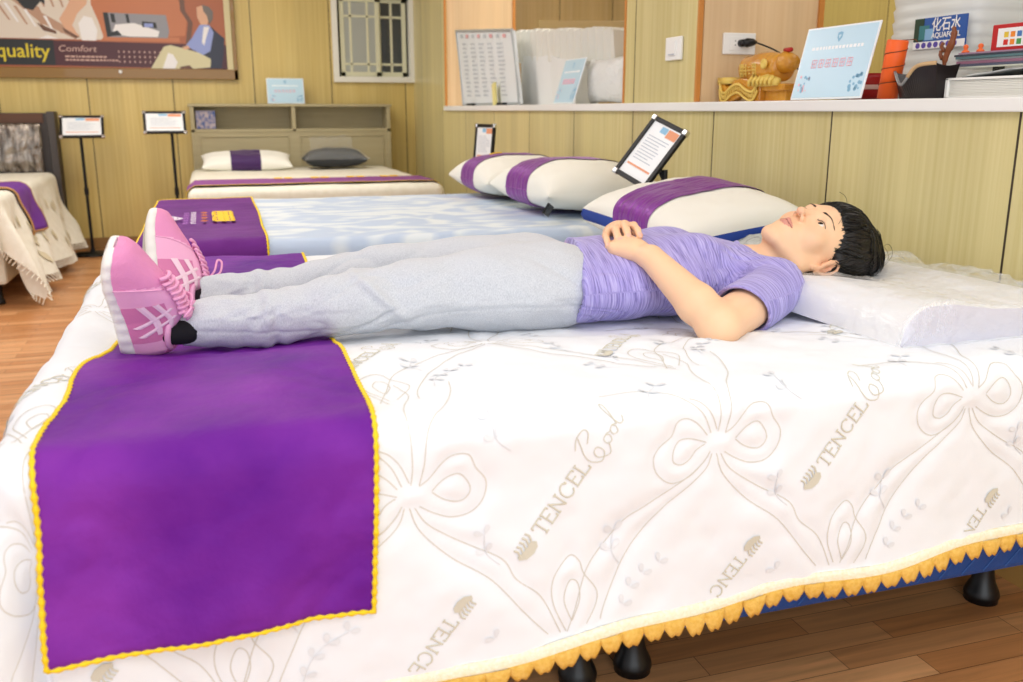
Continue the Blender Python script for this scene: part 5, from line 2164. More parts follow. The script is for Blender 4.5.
# red box with coloured print
rc = empty('red_card_box', (1.93, 1.868, z), rot=(0, 0, 0), label='red box with small coloured squares on the magazines', cat='box')
mb = MB()
mb.box2((-0.03, -0.30, 0.0), (0.03, 0.085, 0.062))
mb.build('box_body', mat('red_card', '#c01c22', 0.35), rc, bevel=0.002)
mb = MB()
x = -0.0312
q = lambda y0, y1, z0, z1, mi, d=0: mb.poly([(x - d, y0, z0), (x - d, y0, z1), (x - d, y1, z1), (x - d, y1, z0)], mi)
q(-0.03, 0.065, 0.008, 0.052, 0)
cc = [1, 2, 3, 4, 2, 5]
for r_ in range(2):
    for k in range(4):
        q(0.045 - k * 0.02 - 0.014, 0.045 - k * 0.02, 0.012 + r_ * 0.018, 0.025 + r_ * 0.018, cc[(k + r_ * 3) % 6], 0.0004)
mb.build('print', [MATS['label_white'], mat('square_red', '#d5302a', .4), mat('square_orange', '#ee8a2a', .4), mat('square_green', '#4c9a52', .4), mat('square_yellow', '#e6c43a', .4), mat('square_blue', '#4779b8', .4)], rc)
for k, (y, lb) in enumerate(((2.035, 'small orange figure on the magazines, nearer the water container label'), (1.985, 'small orange figure on the magazines, nearer the red box'))):
    mb = MB()
    mb.lathe([(0.009, 0), (0.010, 0.003), (0.007, 0.006), (0.004, 0.009), (0.0065, 0.013), (0.006, 0.018), (0.002, 0.021)], 16)
    o = mb.build('orange_figure', mat('orange_plastic', '#ee6c2e', 0.4), smooth=True, loc=(1.90, y, z))
    tag(o, lb, 'figure', 'orange figures on the magazines')

# crumpled grey plastic below the banded pillow
mb = MB()
X, Y = np.meshgrid(g, g, indexing='ij')
fnp = pillow_fn(0.30, 0.30, 0.08, 0, 21, 0.15)
for sd, fl in ((1, False), (-1, True)):
    Pq = fnp(X, Y, sd) + (0.008 * fbm(X * 6, Y * 6, X * 0 + 5, 3) * (1 - np.maximum(np.abs(X), np.abs(Y)) ** 4))[..., None] * np.array([0, 0, 1])
    mb.grid(Pq, flip=fl)
o = mb.build('plastic_bag', mat('grey_crinkled_plastic', '#8f9590', 0.15, bump=(40, 1, .012), var=(16, '#d5d8d4', .4)), smooth=True, loc=(1.43, 2.02, 0.683))
tag(o, 'grey crinkled plastic bag beside the face of the lying person', 'bag')

# ------------------------------------------------------------------ the lying person
HC = np.array([1.240, 1.713, 0.750])
HM = np.array([[-0.0492, -0.2602, 0.9643], [0.9433, -0.3294, -0.0407], [0.3283, 0.9076, 0.2617]])


def hp(x, y, z):
    return HC + HM @ np.array([x, y, z])


def grid1(segs):
    out = []
    for a, b_, s_ in segs:
        out.append(np.arange(a, b_, s_))
    return np.concatenate(out)


xs = grid1([(-0.06, 0.70, 0.008), (0.70, 0.90, 0.0020), (0.90, 1.07, 0.003), (1.07, 1.37, 0.0019)])
ys = grid1([(1.36, 1.60, 0.0026), (1.60, 1.84, 0.0020), (1.84, 2.16, 0.005)])
zs = grid1([(0.60, 0.88, 0.0020)])
B = Field(xs, ys, zs)
# legs, hips, torso (under the clothes)
ANK1, KN1, HIP1 = (0.02, 1.675, 0.685), (0.335, 1.69, 0.690), (0.74, 1.705, 0.700)
ANK2, KN2, HIP2 = (0.03, 1.885, 0.690), (0.345, 1.885, 0.695), (0.74, 1.865, 0.700)
for A_, K_, H_ in ((ANK1, KN1, HIP1), (ANK2, KN2, HIP2)):
    B.cone(A_, K_, 0.022, 0.042, 0.01)
    B.cone(K_, H_, 0.044, 0.062, 0.01)
B.cone((0.72, 1.785, 0.70), (0.88, 1.785, 0.70), 0.060, 0.056, 0.02, (1, 2.1, 1))
B.cone((0.88, 1.785, 0.70), (1.03, 1.785, 0.695), 0.056, 0.050, 0.02, (1, 2.3, 1))
B.cone((1.06, 1.63, 0.695), (1.06, 1.94, 0.695), 0.040, 0.040, 0.02)
# near (left) arm
SH, EL, WR = np.array([1.070, 1.580, 0.692]), np.array([0.858, 1.432, 0.664]), np.array([0.812, 1.632, 0.762])
B.cone(SH, EL, 0.046, 0.039, 0.012)
B.ell(EL + [-0.004, 0, 0], (0.036, 0.037, 0.035), k=0.012)
mid = EL * 0.7 + WR * 0.3
B.cone(EL, mid, 0.0355, 0.037, 0.012)
B.cone(mid, WR + [0, -0.01, 0], 0.037, 0.0245, 0.012)
# near hand: back of hand flat on the belly, fingers going under the other hand
KN = np.array([0.783, 1.700, 0.779])
B.cone(WR, (WR + KN) / 2, 0.0235, 0.024, 0.01, (1.15, 1.1, 0.85))
B.cone((WR + KN) / 2 + [0.010, 0.0, 0], KN + [0.024, 0.012, 0.001], 0.018, 0.0155, 0.010)
B.cone((WR + KN) / 2 + [-0.010, 0.0, -0.002], KN + [-0.018, -0.014, -0.006], 0.018, 0.0150, 0.010)
B.cone((WR + KN) / 2, KN, 0.019, 0.0165, 0.012)
dirf = np.array([0.02, 0.97, -0.16])
for k, (o_, l_) in enumerate((((0.026, 0.014, 0.0), 0.072), ((0.010, 0.004, 0.001), 0.078), ((-0.006, -0.006, -0.002), 0.073), ((-0.021, -0.018, -0.007), 0.058))):
    p0 = KN + np.array(o_)
    p1 = p0 + dirf * l_ * 0.5 + [0, 0, 0.003]
    p2 = p0 + dirf * l_ + [0, 0, -0.006]
    B.cone(p0, p1, 0.0095, 0.0085, 0.0035)
    B.cone(p1, p2, 0.0083, 0.0072, 0.003)
# thumb of the near hand lies along the head side
T0 = WR + np.array([0.018, 0.022, 0.004])
T0 = T0 + [-0.004, 0.004, -0.022]
B.cone(T0, T0 + [0.010, 0.034, 0.004], 0.0125, 0.0105, 0.008)
B.cone(T0 + [0.010, 0.034, 0.004], T0 + [0.000, 0.064, 0.004], 0.0100, 0.0082, 0.004)
# far (right) arm, comes over from the far side
SH2, EL2, WR2 = np.array([1.075, 1.985, 0.700]), np.array([0.93, 2.075, 0.670]), np.array([0.855, 1.885, 0.775])
B.cone(SH2, EL2, 0.040, 0.035, 0.012)
B.cone(EL2, WR2, 0.034, 0.024, 0.012)
# far hand: back of hand above the near fingers, four fingers curl down over the near hand
PALM = np.array([0.826, 1.812, 0.792])
B.cone(WR2, PALM, 0.023, 0.022, 0.012, (1.2, 1, 0.8))
FING = [  # knuckle, middle joint, end joint, tip (index first, nearest to the head)
    ((0.848, 1.790, 0.801), (0.8330, 1.748, 0.8080), (0.829, 1.722, 0.8030), (0.8260, 1.703, 0.7920)),
    ((0.830, 1.786, 0.806), (0.8110, 1.742, 0.8100), (0.803, 1.716, 0.8030), (0.7980, 1.696, 0.7915)),
    ((0.812, 1.784, 0.802), (0.7900, 1.742, 0.8030), (0.781, 1.713, 0.7940), (0.7765, 1.694, 0.7830)),
    ((0.796, 1.788, 0.795), (0.7710, 1.748, 0.7900), (0.763, 1.722, 0.7830), (0.7590, 1.705, 0.7740)),
]
for k, (a, b_, c, d) in enumerate(FING):
    r_ = (0.0083, 0.0085, 0.0081, 0.0070)[k]
    B.cone(PALM + (np.array(a) - PALM) * 0.35, a, 0.015, r_ + 0.0016, 0.008)
    B.cone(a, b_, r_ + 0.0006, r_, 0.004)
    B.ell(b_, (r_ * 1.08,) * 3, k=0.003)
    B.cone(b_, c, r_, r_ * 0.93, 0.0022)
    B.cone(c, d, r_ * 0.93, r_ * 0.80, 0.0022)
B.cone(WR2 + [0.015, -0.02, 0], (0.872, 1.825, 0.788), 0.013, 0.0105, 0.008)
B.cone((0.872, 1.825, 0.788), (0.868, 1.790, 0.780), 0.0100, 0.0080, 0.004)

# neck
NB = np.array([1.075, 1.765, 0.698])
B.cone(NB, hp(0, -0.035, -0.075), 0.056, 0.047, 0.02)
B.cone(hp(0, 0.0, -0.10), NB + [0.0, 0, 0.010], 0.036, 0.040, 0.02)
# skull and face
B.ell(hp(0, -0.012, 0.034), (0.073, 0.092, 0.080), HM, 0.012)
B.ell(hp(0, 0.028, 0.018), (0.064, 0.058, 0.062), HM, 0.015)
B.ell(hp(0, 0.030, -0.030), (0.0575, 0.052, 0.072), HM, 0.016)
for sx in (-1, 1):
    B.cone(hp(sx * 0.054, -0.002, -0.030), hp(sx * 0.049, 0.008, -0.064), 0.016, 0.0150, 0.016)
    B.cone(hp(sx * 0.048, 0.008, -0.062), hp(sx * 0.016, 0.062, -0.095), 0.017, 0.014, 0.018)
    B.ell(hp(sx * 0.038, 0.052, -0.024), (0.024, 0.022, 0.026), HM, 0.016)
B.ell(hp(0, 0.066, -0.094), (0.021, 0.0165, 0.0165), HM, 0.014)
B.ell(hp(0, 0.062, -0.064), (0.033, 0.026, 0.026), HM, 0.014)
B.cone(hp(-0.030, 0.071, 0.020), hp(0.030, 0.071, 0.020), 0.0125, 0.0125, 0.014)
# eye sockets, lids
for sx in (-1, 1):
    B.ell(hp(sx * 0.030, 0.094, 0.001), (0.019, 0.016, 0.0125), HM, 0.010, 's')
    B.ell(hp(sx * 0.031, 0.0655, 0.0005), (0.0150, 0.0135, 0.0122), HM, 0.004)
    # opening between the lids
    B.ell(hp(sx * 0.0325, 0.0825, -0.0003), (0.0155, 0.0115, 0.0052), HM, 0.0012, 's')
# nose
B.cone(hp(0, 0.077, 0.012), hp(0, 0.0985, -0.025), 0.0070, 0.0078, 0.010)
B.ell(hp(0, 0.1010, -0.0295), (0.0080, 0.0085, 0.0075), HM, 0.008)
for sx in (-1, 1):
    B.ell(hp(sx * 0.0125, 0.0885, -0.0325), (0.0052, 0.0080, 0.0060), HM, 0.005)
    B.ell(hp(sx * 0.0080, 0.0965, -0.0395), (0.0046, 0.0058, 0.0056), HM, 0.0008, 's')
# mouth
for sx in (-1, 1):
    B.cone(hp(0, 0.0895, -0.0575), hp(sx * 0.0185, 0.0805, -0.0618), 0.0046, 0.0022, 0.003)
    B.cone(hp(0, 0.0880, -0.0680), hp(sx * 0.0180, 0.0800, -0.0630), 0.0054, 0.0024, 0.003)
    B.cone(hp(0, 0.0955, -0.0625), hp(sx * 0.019, 0.0850, -0.0628), 0.0013, 0.0012, 0.0015, op='s')
B.cone(hp(0, 0.0975, -0.050), hp(0, 0.0965, -0.054), 0.0016, 0.0016, 0.003, op='s')
B.ell(hp(0, 0.0935, -0.0795), (0.016, 0.006, 0.0045), HM, 0.006, 's')
# ears
for sx in (-1, 1):
    er = HM @ np.array([[math.cos(-sx * 0.40), -math.sin(-sx * 0.40), 0], [math.sin(-sx * 0.40), math.cos(-sx * 0.40), 0], [0, 0, 1]])
    ec = np.array([sx * 0.0735, -0.008, -0.012])
    B.ell(hp(*ec), (0.0070, 0.0175, 0.0300), er, 0.004)
    B.ell(hp(*(ec + [sx * -0.002, 0.010, -0.026])), (0.0055, 0.0085, 0.0090), er, 0.004)
    B.ell(hp(*(ec + [sx * 0.0072, 0.0015, 0.001])), (0.0036, 0.0105, 0.0185), er, 0.003, 's')
    rim = [(0.002, 0.012, -0.006), (0.003, 0.015, 0.010), (0.004, 0.010, 0.024), (0.006, -0.001, 0.029), (0.008, -0.011, 0.022), (0.008, -0.014, 0.006), (0.006, -0.010, -0.012), (0.003, 0.001, -0.024)]
    rm = [hp(*(ec + [sx * r_[0], r_[1], r_[2]])) for r_ in rim]
    for k in range(len(rm) - 1):
        B.cone(rm[k], rm[k + 1], 0.0030, 0.0030, 0.002)
    ah = [(0.003, 0.002, 0.017), (0.005, -0.004, 0.008), (0.005, -0.004, -0.006), (0.004, 0.003, -0.013)]
    am = [hp(*(ec + [sx * r_[0], r_[1], r_[2]])) for r_ in ah]
    for k in range(len(am) - 1):
        B.cone(am[k], am[k + 1], 0.0026, 0.0026, 0.002)
    B.ell(hp(*(ec + [sx * 0.001, 0.012, -0.006])), (0.004, 0.004, 0.005), er, 0.003)
V, Qd = B.mesh()
del B
V = relax(V, Qd, 2, 0.35)
person = empty('person', (0.7, 1.78, 0.65), label='person lying on the front bed in lilac t-shirt, grey sweatpants and pink sneakers', cat='person')
PINV = Matrix.Translation(person.location).inverted()


def pk(o, parent=None):
    o.parent = parent or person
    if parent is None:
        o.matrix_parent_inverse = PINV
    return o


def skin_mat():
    m = bpy.data.materials.new('skin')
    m.use_nodes = True
    t = NT(m)
    at = t.n('ShaderNodeAttribute', attribute_name='Col')
    t.l(at.outputs['Color'], t.b.inputs['Base Color'])
    t.b.inputs['Roughness'].default_value = 0.48
    t.b.inputs['Specular IOR Level'].default_value = 0.35
    t.b.inputs['Subsurface Weight'].default_value = 0.12
    t.b.inputs['Subsurface Radius'].default_value = (0.012, 0.005, 0.003)
    t.b.inputs['Subsurface Scale'].default_value = 0.6
    return m


# skin colours: lips, nails, cheeks and ears have their own tint
base = np.array(srgb('#f2c6a0')[:3])
C = np.tile(base, (len(V), 1))
Lh = (V - HC) @ HM


def blend(mask, col):
    global C
    C = C * (1 - mask[:, None]) + np.array(srgb(col)[:3]) * mask[:, None]


g3 = lambda c, s_: np.exp(-(((Lh - np.array(c)) / np.array(s_)) ** 2).sum(1))
hd = (V[:, 0] > 1.05)
blend(hd * 0.22 * np.clip(g3((-0.042, 0.06, -0.028), (0.024, 0.03, 0.020)) + g3((0.042, 0.06, -0.028), (0.024, 0.03, 0.020)), 0, 1), '#e9a088')
blend(hd * 0.45 * g3((0, 0.105, -0.033), (0.014, 0.014, 0.012)), '#e39d84')
blend(hd * 0.55 * np.clip(g3((-0.076, -0.01, -0.01), (0.010, 0.022, 0.036)) + g3((0.076, -0.01, -0.01), (0.01, 0.022, 0.036)), 0, 1), '#de8d72')
lip = hd & (np.abs(Lh[:, 0]) < 0.0225) & (Lh[:, 1] > 0.076)
zc = -0.0628 + 0.0 * Lh[:, 0]
upr = 0.0095 * (1 - (Lh[:, 0] / 0.0235) ** 2) ** 1.0
lwr = 0.0105 * (1 - (Lh[:, 0] / 0.0225) ** 2)
lm = lip & (Lh[:, 2] < zc + upr) & (Lh[:, 2] > zc - lwr)
blend(lm * 0.8, '#cd8178')
blend((lip & (np.abs(Lh[:, 2] - zc) < 0.0011)) * 0.8, '#7c3734')
blend(hd * 0.85 * np.clip(1.6 * (g3((-0.0080, 0.0960, -0.0375), (0.0040, 0.0050, 0.0046)) + g3((0.0080, 0.0960, -0.0375), (0.0040, 0.0050, 0.0046))) - 0.4, 0, 1), '#55291f')  # dark colour painted into the nostrils to deepen their shade
# nails
for k, (a, b_, c, d) in enumerate(FING):
    d_, c_ = np.array(d), np.array(c)
    ax = (d_ - c_) / np.linalg.norm(d_ - c_)
    nrm = np.array([0.0, -0.62, 0.78])
    nrm -= ax * nrm.dot(ax)
    nrm /= np.linalg.norm(nrm)
    sd = np.cross(ax, nrm)
    rel_ = V - d_
    m_ = (rel_ @ nrm > 0.0035) & (np.abs(rel_ @ sd) < 0.0046) & (rel_ @ ax > -0.006) & (rel_ @ ax < 0.0055) & (np.linalg.norm(rel_, axis=1) < 0.014)
    blend(m_ * 0.75, '#f3b7ab')
    for J in (b_,):
        blend(0.25 * np.exp(-(np.linalg.norm(V - np.array(J), axis=1) / 0.010) ** 2), '#e0977c')
body = np_mesh('body', V, Qd, skin_mat())
setattr_col(body, 'Col', C)
pk(body)

# eyes, brows, lashes
_fm = (V[:, 0] > 1.1) & (Lh[:, 1] > 0.03)
_FL = Lh[_fm]


def face_pt(x, z, off=0.0):
    d2 = (_FL[:, 0] - x) ** 2 + (_FL[:, 2] - z) ** 2
    i = np.argsort(d2)[:10]
    return hp(x, float(np.median(_FL[i, 1])) + off, z)


M_EYE = mat('eye_white', '#e6e0da', 0.2)
M_IRIS = mat('dark_iris', '#1d120e', 0.15)
M_HAIR = mat('black_hair', '#0d0b0c', 0.38, bump=(3, 0.0, 0.001), spec=0.5)
gaze = np.array([0.08, 1.0, 0.16])
gaze /= np.linalg.norm(gaze)
for sx in (-1, 1):
    mb = MB()
    ec = np.array([sx * 0.0308, 0.0652, 0.0])
    zt = gaze
    xt = np.cross([0, 0, 1], zt)
    xt /= np.linalg.norm(xt)
    yt = np.cross(zt, xt)
    Rm_ = np.stack([xt, yt, zt], 1)
    prof = [(0.0122 * math.sin(a), 0.0122 * math.cos(a)) for a in np.linspace(PI, 0.001, 24)]
    vs, fs = [], []
    n = 24
    for (r_, z_) in prof:
        for j in range(n):
            t = 2 * PI * j / n
            vs.append(hp(*(ec + Rm_ @ np.array([r_ * math.cos(t), r_ * math.sin(t), z_]))))
    mi = []
    for i in range(len(prof) - 1):
        for j in range(n):
            fs.append((i * n + j, i * n + (j + 1) % n, (i + 1) * n + (j + 1) % n, (i + 1) * n + j))
            mi.append(1 if prof[i + 1][0] < 0.0060 and prof[i + 1][1] > 0 else 0)
    mb.v, mb.f, mb.m = [tuple(p) for p in vs], fs, mi
    pk(mb.build('eye', [M_EYE, M_IRIS], None, smooth=True))
    # brow
    mb = MB()
    rr = random.Random(11)
    for k in range(70):
        t = rr.random()
        x = sx * (0.013 + 0.036 * t)
        z = 0.0180 + 0.0036 * math.sin(t * 2.3) + rr.uniform(-0.0018, 0.0018) * (1.1 - 0.7 * t)
        a_ = face_pt(x, z, 0.0006)
        b_ = face_pt(x + sx * 0.0048, z + 0.0022 * (1 - 1.7 * t), 0.0009)
        mb.tube([a_, b_], [0.00045, 0.00025], 4)
    pk(mb.build('eyebrow', mat('brown_black_brow', '#2c1d18', 0.6), None))
    mb = MB()
    pts_ = []
    for k in range(22):
        t = k / 21
        x = sx * (0.0185 + 0.0285 * t)
        zz = -0.0003 + 0.0054 * math.sin(PI * min(max(t, .02), .98)) ** 0.7
        pts_.append(face_pt(x, zz + 0.0004, 0.0004))
        if k % 2:
            mb.tube([pts_[-1], pts_[-1] + HM @ np.array([sx * 0.001, 0.0045, 0.0012])], [0.00035, 0.00015], 4)
    mb.tube(pts_, 0.0007, 6)
    pk(mb.build('eyelashes', M_HAIR, None))

# hair
G = Field(np.arange(1.10, 1.47, 0.0024), np.arange(1.58, 1.86, 0.0024), np.arange(0.64, 0.90, 0.0024))
G.ell(hp(0, -0.016, 0.054), (0.084, 0.097, 0.090), HM, 0.01)
G.ell(hp(0, -0.040, 0.092), (0.073, 0.075, 0.074), HM, 0.02)
G.ell(hp(-0.015, -0.066, 0.115), (0.055, 0.045, 0.050), HM, 0.02)
G.cone(hp(-0.067, 0.004, 0.022), hp(-0.062, -0.040, -0.020), 0.013, 0.010, 0.014)
G.cone(hp(0.067, 0.004, 0.022), hp(0.062, -0.040, -0.020), 0.013, 0.010, 0.014)
G.ell(hp(0, -0.06, -0.03), (0.062, 0.045, 0.05), HM, 0.02)
# hairline cuts
n_ = HM @ np.array([0, 0.80, -0.60])
G.plane(hp(0, 0.076, 0.056), n_, 0.006)
for sx in (-1, 1):
    G.ell(hp(sx * 0.070, 0.014, -0.036), (0.030, 0.030, 0.044), HM, 0.006, 's')
Vh, Qh = G.mesh()
del G
Vh = relax(Vh, Qh, 2, 0.4)
Nh = vnormals(Vh, Qh)
Lq = (Vh - HC) @ HM
# strand grooves flow from the hairline back over the crown
ang = np.arctan2(Lq[:, 0], Lq[:, 1] + 0.02 + 0 * Lq[:, 2])
gr = 0.0022 * fbm(ang * 22, Lq[:, 2] * 8, Lq[:, 1] * 8, 2) + 0.0005 * np.sin(ang * 150 + 6 * vnoise(Lq[:, 2] * 30, Lq[:, 1] * 30, ang))
Vh = Vh + Nh * gr[:, None]


def hair_mat():
    m = bpy.data.materials.new('black_hair_strands')
    m.use_nodes = True
    t = NT(m)
    at = t.n('ShaderNodeAttribute', attribute_name='flow')
    nz = t.n('ShaderNodeTexNoise')
    nz.noise_dimensions = '1D'
    nz.inputs['Scale'].default_value = 90
    nz.inputs['Detail'].default_value = 6
    t.l(at.outputs['Fac'], nz.inputs['W'])
    rp = t.n('ShaderNodeValToRGB')
    rp.color_ramp.elements[0].color = srgb('#080607')
    rp.color_ramp.elements[1].color = srgb('#241a19')
    rp.color_ramp.elements[0].position = 0.45
    rp.color_ramp.elements[1].position = 0.75
    t.l(nz.outputs[0], rp.inputs[0])
    t.l(rp.outputs[0], t.b.inputs['Base Color'])
    bp = t.n('ShaderNodeBump')
    bp.inputs['Strength'].default_value = 0.5
    bp.inputs['Distance'].default_value = 0.001
    t.l(nz.outputs[0], bp.inputs['Height'])
    t.l(bp.outputs[0], t.b.inputs['Normal'])
    t.b.inputs['Roughness'].default_value = 0.42
    t.b.inputs['Specular IOR Level'].default_value = 0.45
    return m


hair = np_mesh('hair', Vh, Qh, hair_mat())
setattr_float(hair, 'flow', ang)
pk(hair)
mb = MB()
rr = random.Random(21)
Vsub, Nsub, Lsub = Vh[::4], Nh[::4], Lq[::4]
edge_v = (Lsub @ np.array([0, 0.80, -0.60])) - (0.80 * 0.076 - 0.60 * 0.056)
near_e = np.nonzero(edge_v > -0.007)[0]
all_e = np.nonzero(edge_v < 0.0)[0]
for k in range(620):       # strands lying over the hair volume, combed back from the hairline
    st_edge = k < 300
    i = int(near_e[rr.randrange(len(near_e))] if st_edge else all_e[rr.randrange(len(all_e))])
    p = Vsub[i].copy()
    jit = np.array([rr.uniform(-.25, .25), 0, 0])
    out = []
    if st_edge:
        back = HM @ (np.array([0.0, 0.55, -0.6]) + jit)
        out.append(p + back * rr.uniform(0.002, 0.010) + Nsub[i] * 0.0004)
    lift = rr.uniform(0.0004, 0.0022)
    for q in range(9):
        out.append(Vsub[i] + Nsub[i] * lift)
        l = Lsub[i]
        dloc = np.array([-l[0] * 2.0, -0.55, 0.85 if l[2] < 0.10 else -0.2]) + jit
        d = HM @ (dloc / np.linalg.norm(dloc))
        d = d - Nsub[i] * d.dot(Nsub[i])
        d /= np.linalg.norm(d) + 1e-9
        p = Vsub[i] + d * 0.011
        i = int(np.argmin(((Vsub - p) ** 2).sum(1)))
    out = catmull(out, 3)
    mb.tube(out, [0.0006 + 0.0004 * math.sin(PI * q / len(out)) for q in range(len(out))], 3, cap=False)
# loose wisps
wis = [
    [(0.02, 0.075, 0.060), (0.0, 0.082, 0.045), (-0.02, 0.083, 0.030), (-0.038, 0.076, 0.022)],
    [(-0.02, 0.070, 0.065), (-0.035, 0.074, 0.05), (-0.045, 0.070, 0.034)],
    [(0.0, 0.06, 0.09), (0.02, 0.082, 0.098), (0.03, 0.094, 0.088)],
    [(-0.03, -0.06, 0.145), (-0.04, -0.03, 0.170), (-0.05, -0.055, 0.178), (-0.045, -0.085, 0.160)],
    [(-0.03, -0.06, 0.140), (-0.04, -0.035, 0.160), (-0.05, -0.060, 0.168), (-0.045, -0.085, 0.150)],
]
for w_ in wis:
    mb.tube(catmull([hp(*p) for p in w_], 6), 0.0005, 3)
# long strands trailing over the pillow
for k in range(16):
    y0 = rr.uniform(-0.012, 0.012)
    ln = rr.uniform(0.04, 0.16)
    p0 = np.array([1.375, 1.655 + y0, 0.690])
    P = [p0, p0 + [0.03, rr.uniform(-.004, .004), -0.006], p0 + [0.03 + ln * 0.5, rr.uniform(-.012, .004), -0.004], p0 + [0.03 + ln, rr.uniform(-.02, .004), 0.002]]
    mb.tube(catmull(P, 5), 0.0006, 3)
pk(mb.build('hair_strands', M_HAIR, None), hair)

# ---- sweatpants
xs = grid1([(-0.08, 0.76, 0.0038)])
ys = grid1([(1.54, 2.03, 0.0038)])
zs = grid1([(0.60, 0.82, 0.0038)])
G = Field(xs, ys, zs)


def chain(G, pts, k=0.012):
    for (a, b_) in zip(pts[:-1], pts[1:]):
        G.cone(a[:3], b_[:3], a[3], b_[3], k, a[4] if len(a) > 4 else (1, 1, 1))


chain(G, [(-0.065, 1.676, 0.675, 0.034), (-0.005, 1.678, 0.677, 0.036), (0.05, 1.680, 0.676, 0.038), (0.12, 1.684, 0.682, 0.042), (0.20, 1.690, 0.692, 0.049),
          (0.265, 1.694, 0.697, 0.053), (0.36, 1.700, 0.700, 0.062), (0.50, 1.705, 0.702, 0.076), (0.64, 1.715, 0.700, 0.083)], 0.03)
chain(G, [(-0.025, 1.883, 0.684, 0.034), (-0.005, 1.883, 0.684, 0.034), (0.05, 1.884, 0.685, 0.036), (0.12, 1.886, 0.686, 0.041), (0.20, 1.886, 0.692, 0.048),
          (0.27, 1.886, 0.700, 0.055), (0.36, 1.882, 0.702, 0.064), (0.50, 1.870, 0.702, 0.076), (0.64, 1.862, 0.700, 0.083)], 0.03)
G.cone((0.58, 1.787, 0.698), (0.76, 1.787, 0.694), 0.080, 0.070, 0.05, (1, 2.05, 1))
# cuff bunches
for (cy, cz, r_) in ((1.679, 0.677, 0.041), (1.884, 0.685, 0.039)):
    for x, dr in ((0.058, 0.002), (0.088, 0.0045)):
        G.ell((x, cy, cz), (0.008, r_ + dr, r_ + dr), None, 0.012)
# knee bulge
G.ell((0.285, 1.690, 0.722), (0.035, 0.036, 0.030), None, 0.025)
G.ell((0.315, 1.882, 0.735), (0.04, 0.036, 0.028), None, 0.025)
G.plane((-0.058, 1.678, 0), (-1, 0.18, 0), 0.003)
for (cy, cz, r_) in ((1.678, 0.677, 0.031), (1.883, 0.684, 0.029)):
    G.cone((-0.09, cy, cz), (-0.02, cy, cz), r_, r_, 0.002, op='s')
Vp, Qp = G.mesh()
del G
Vp = relax(Vp, Qp, 2, 0.4)
Np = vnormals(Vp, Qp)
x, y, z = Vp.T
leg = np.where(y < 1.785, 1.690, 1.884)
th = np.arctan2(z - 0.69, y - leg)
# folds: rings near cuffs, diagonals at knees, drag lines at hips
f = 0.0034 * np.sin((x + 0.01 * np.sin(th * 2)) * 120 + 3 * vnoise(x * 12, th * 1.5, x * 0)) * np.exp(-((x - 0.07) / 0.055) ** 2)
cr = 1 - np.abs(vnoise(x * 15 + th * 1.3 + 4, th * 0.7 - x * 3, x * 0 + 2))
f -= 0.007 * np.clip((cr - 0.55) / 0.45, 0, 1) ** 1.6 * np.exp(-((x - 0.28) / 0.12) ** 2)
f += 0.010 * np.exp(-(((z - 0.735) + (x - 0.26) * 0.9) / 0.012) ** 2) * np.exp(-((x - 0.285) / 0.045) ** 2) * (y < 1.78)
cr = 1 - np.abs(vnoise(x * 13 - th * 1.5, th * 0.5 + x * 2, x * 0 + 7))
f -= 0.0045 * np.clip((cr - 0.5) / 0.5, 0, 1) ** 1.6 * np.exp(-((x - 0.62) / 0.13) ** 2)
f += 0.0035 * fbm(x * 9, th * 1.1, x * 0 + 3, 3)
# side seam
f -= 0.0016 * np.exp(-((z - (0.668 - 0.012 * np.sin(x * 9))) / 0.0028) ** 2) * (y < leg)
Vp = Vp + Np * f[:, None]


def knit(name, c1, c2, sc_, rough=0.9):
    m = bpy.data.materials.new(name)
    m.use_nodes = True
    t = NT(m)
    tc = t.n('ShaderNodeTexCoord')
    mp = t.n('ShaderNodeMapping')
    mp.inputs['Scale'].default_value = sc_
    t.l(tc.outputs['Object'], mp.inputs[0])
    nz = t.n('ShaderNodeTexNoise')
    nz.inputs['Scale'].default_value = 1
    nz.inputs['Detail'].default_value = 3
    t.l(mp.outputs[0], nz.inputs['Vector'])
    rp = t.n('ShaderNodeValToRGB')
    rp.color_ramp.elements[0].position = 0.32
    rp.color_ramp.elements[1].position = 0.62
    rp.color_ramp.elements[0].color = srgb(c1)
    rp.color_ramp.elements[1].color = srgb(c2)
    t.l(nz.outputs[0], rp.inputs[0])
    t.l(rp.outputs[0], t.b.inputs['Base Color'])
    t.b.inputs['Roughness'].default_value = rough
    t.b.inputs['Sheen Weight'].default_value = 0.15
    return m


pants = np_mesh('sweatpants', Vp, Qp, knit('heather_grey_knit', '#b4b8c0', '#cfd2d8', (900, 700, 260)))
pk(pants)

# ---- t-shirt
xs = grid1([(0.63, 1.14, 0.0033)])
ys = grid1([(1.44, 2.08, 0.0036)])
zs = grid1([(0.60, 0.84, 0.0033)])
G = Field(xs, ys, zs)
G.cone((0.62, 1.785, 0.698), (0.80, 1.785, 0.696), 0.092, 0.082, 0.03, (1, 2.04, 1))
G.cone((0.80, 1.785, 0.697), (0.90, 1.785, 0.699), 0.078, 0.080, 0.03, (1, 2.08, 1))
G.cone((0.90, 1.785, 0.699), (1.04, 1.785, 0.692), 0.080, 0.066, 0.03, (1, 2.3, 1))
for dy in (-0.062, 0.062):
    G.ell((0.965, 1.785 + dy, 0.748), (0.062, 0.060, 0.043), None, 0.04)
G.cone((1.068, 1.60, 0.700), (1.068, 1.97, 0.700), 0.052, 0.052, 0.03)
G.cone((1.07, 1.73, 0.705), (1.07, 1.85, 0.705), 0.054, 0.054, 0.02)
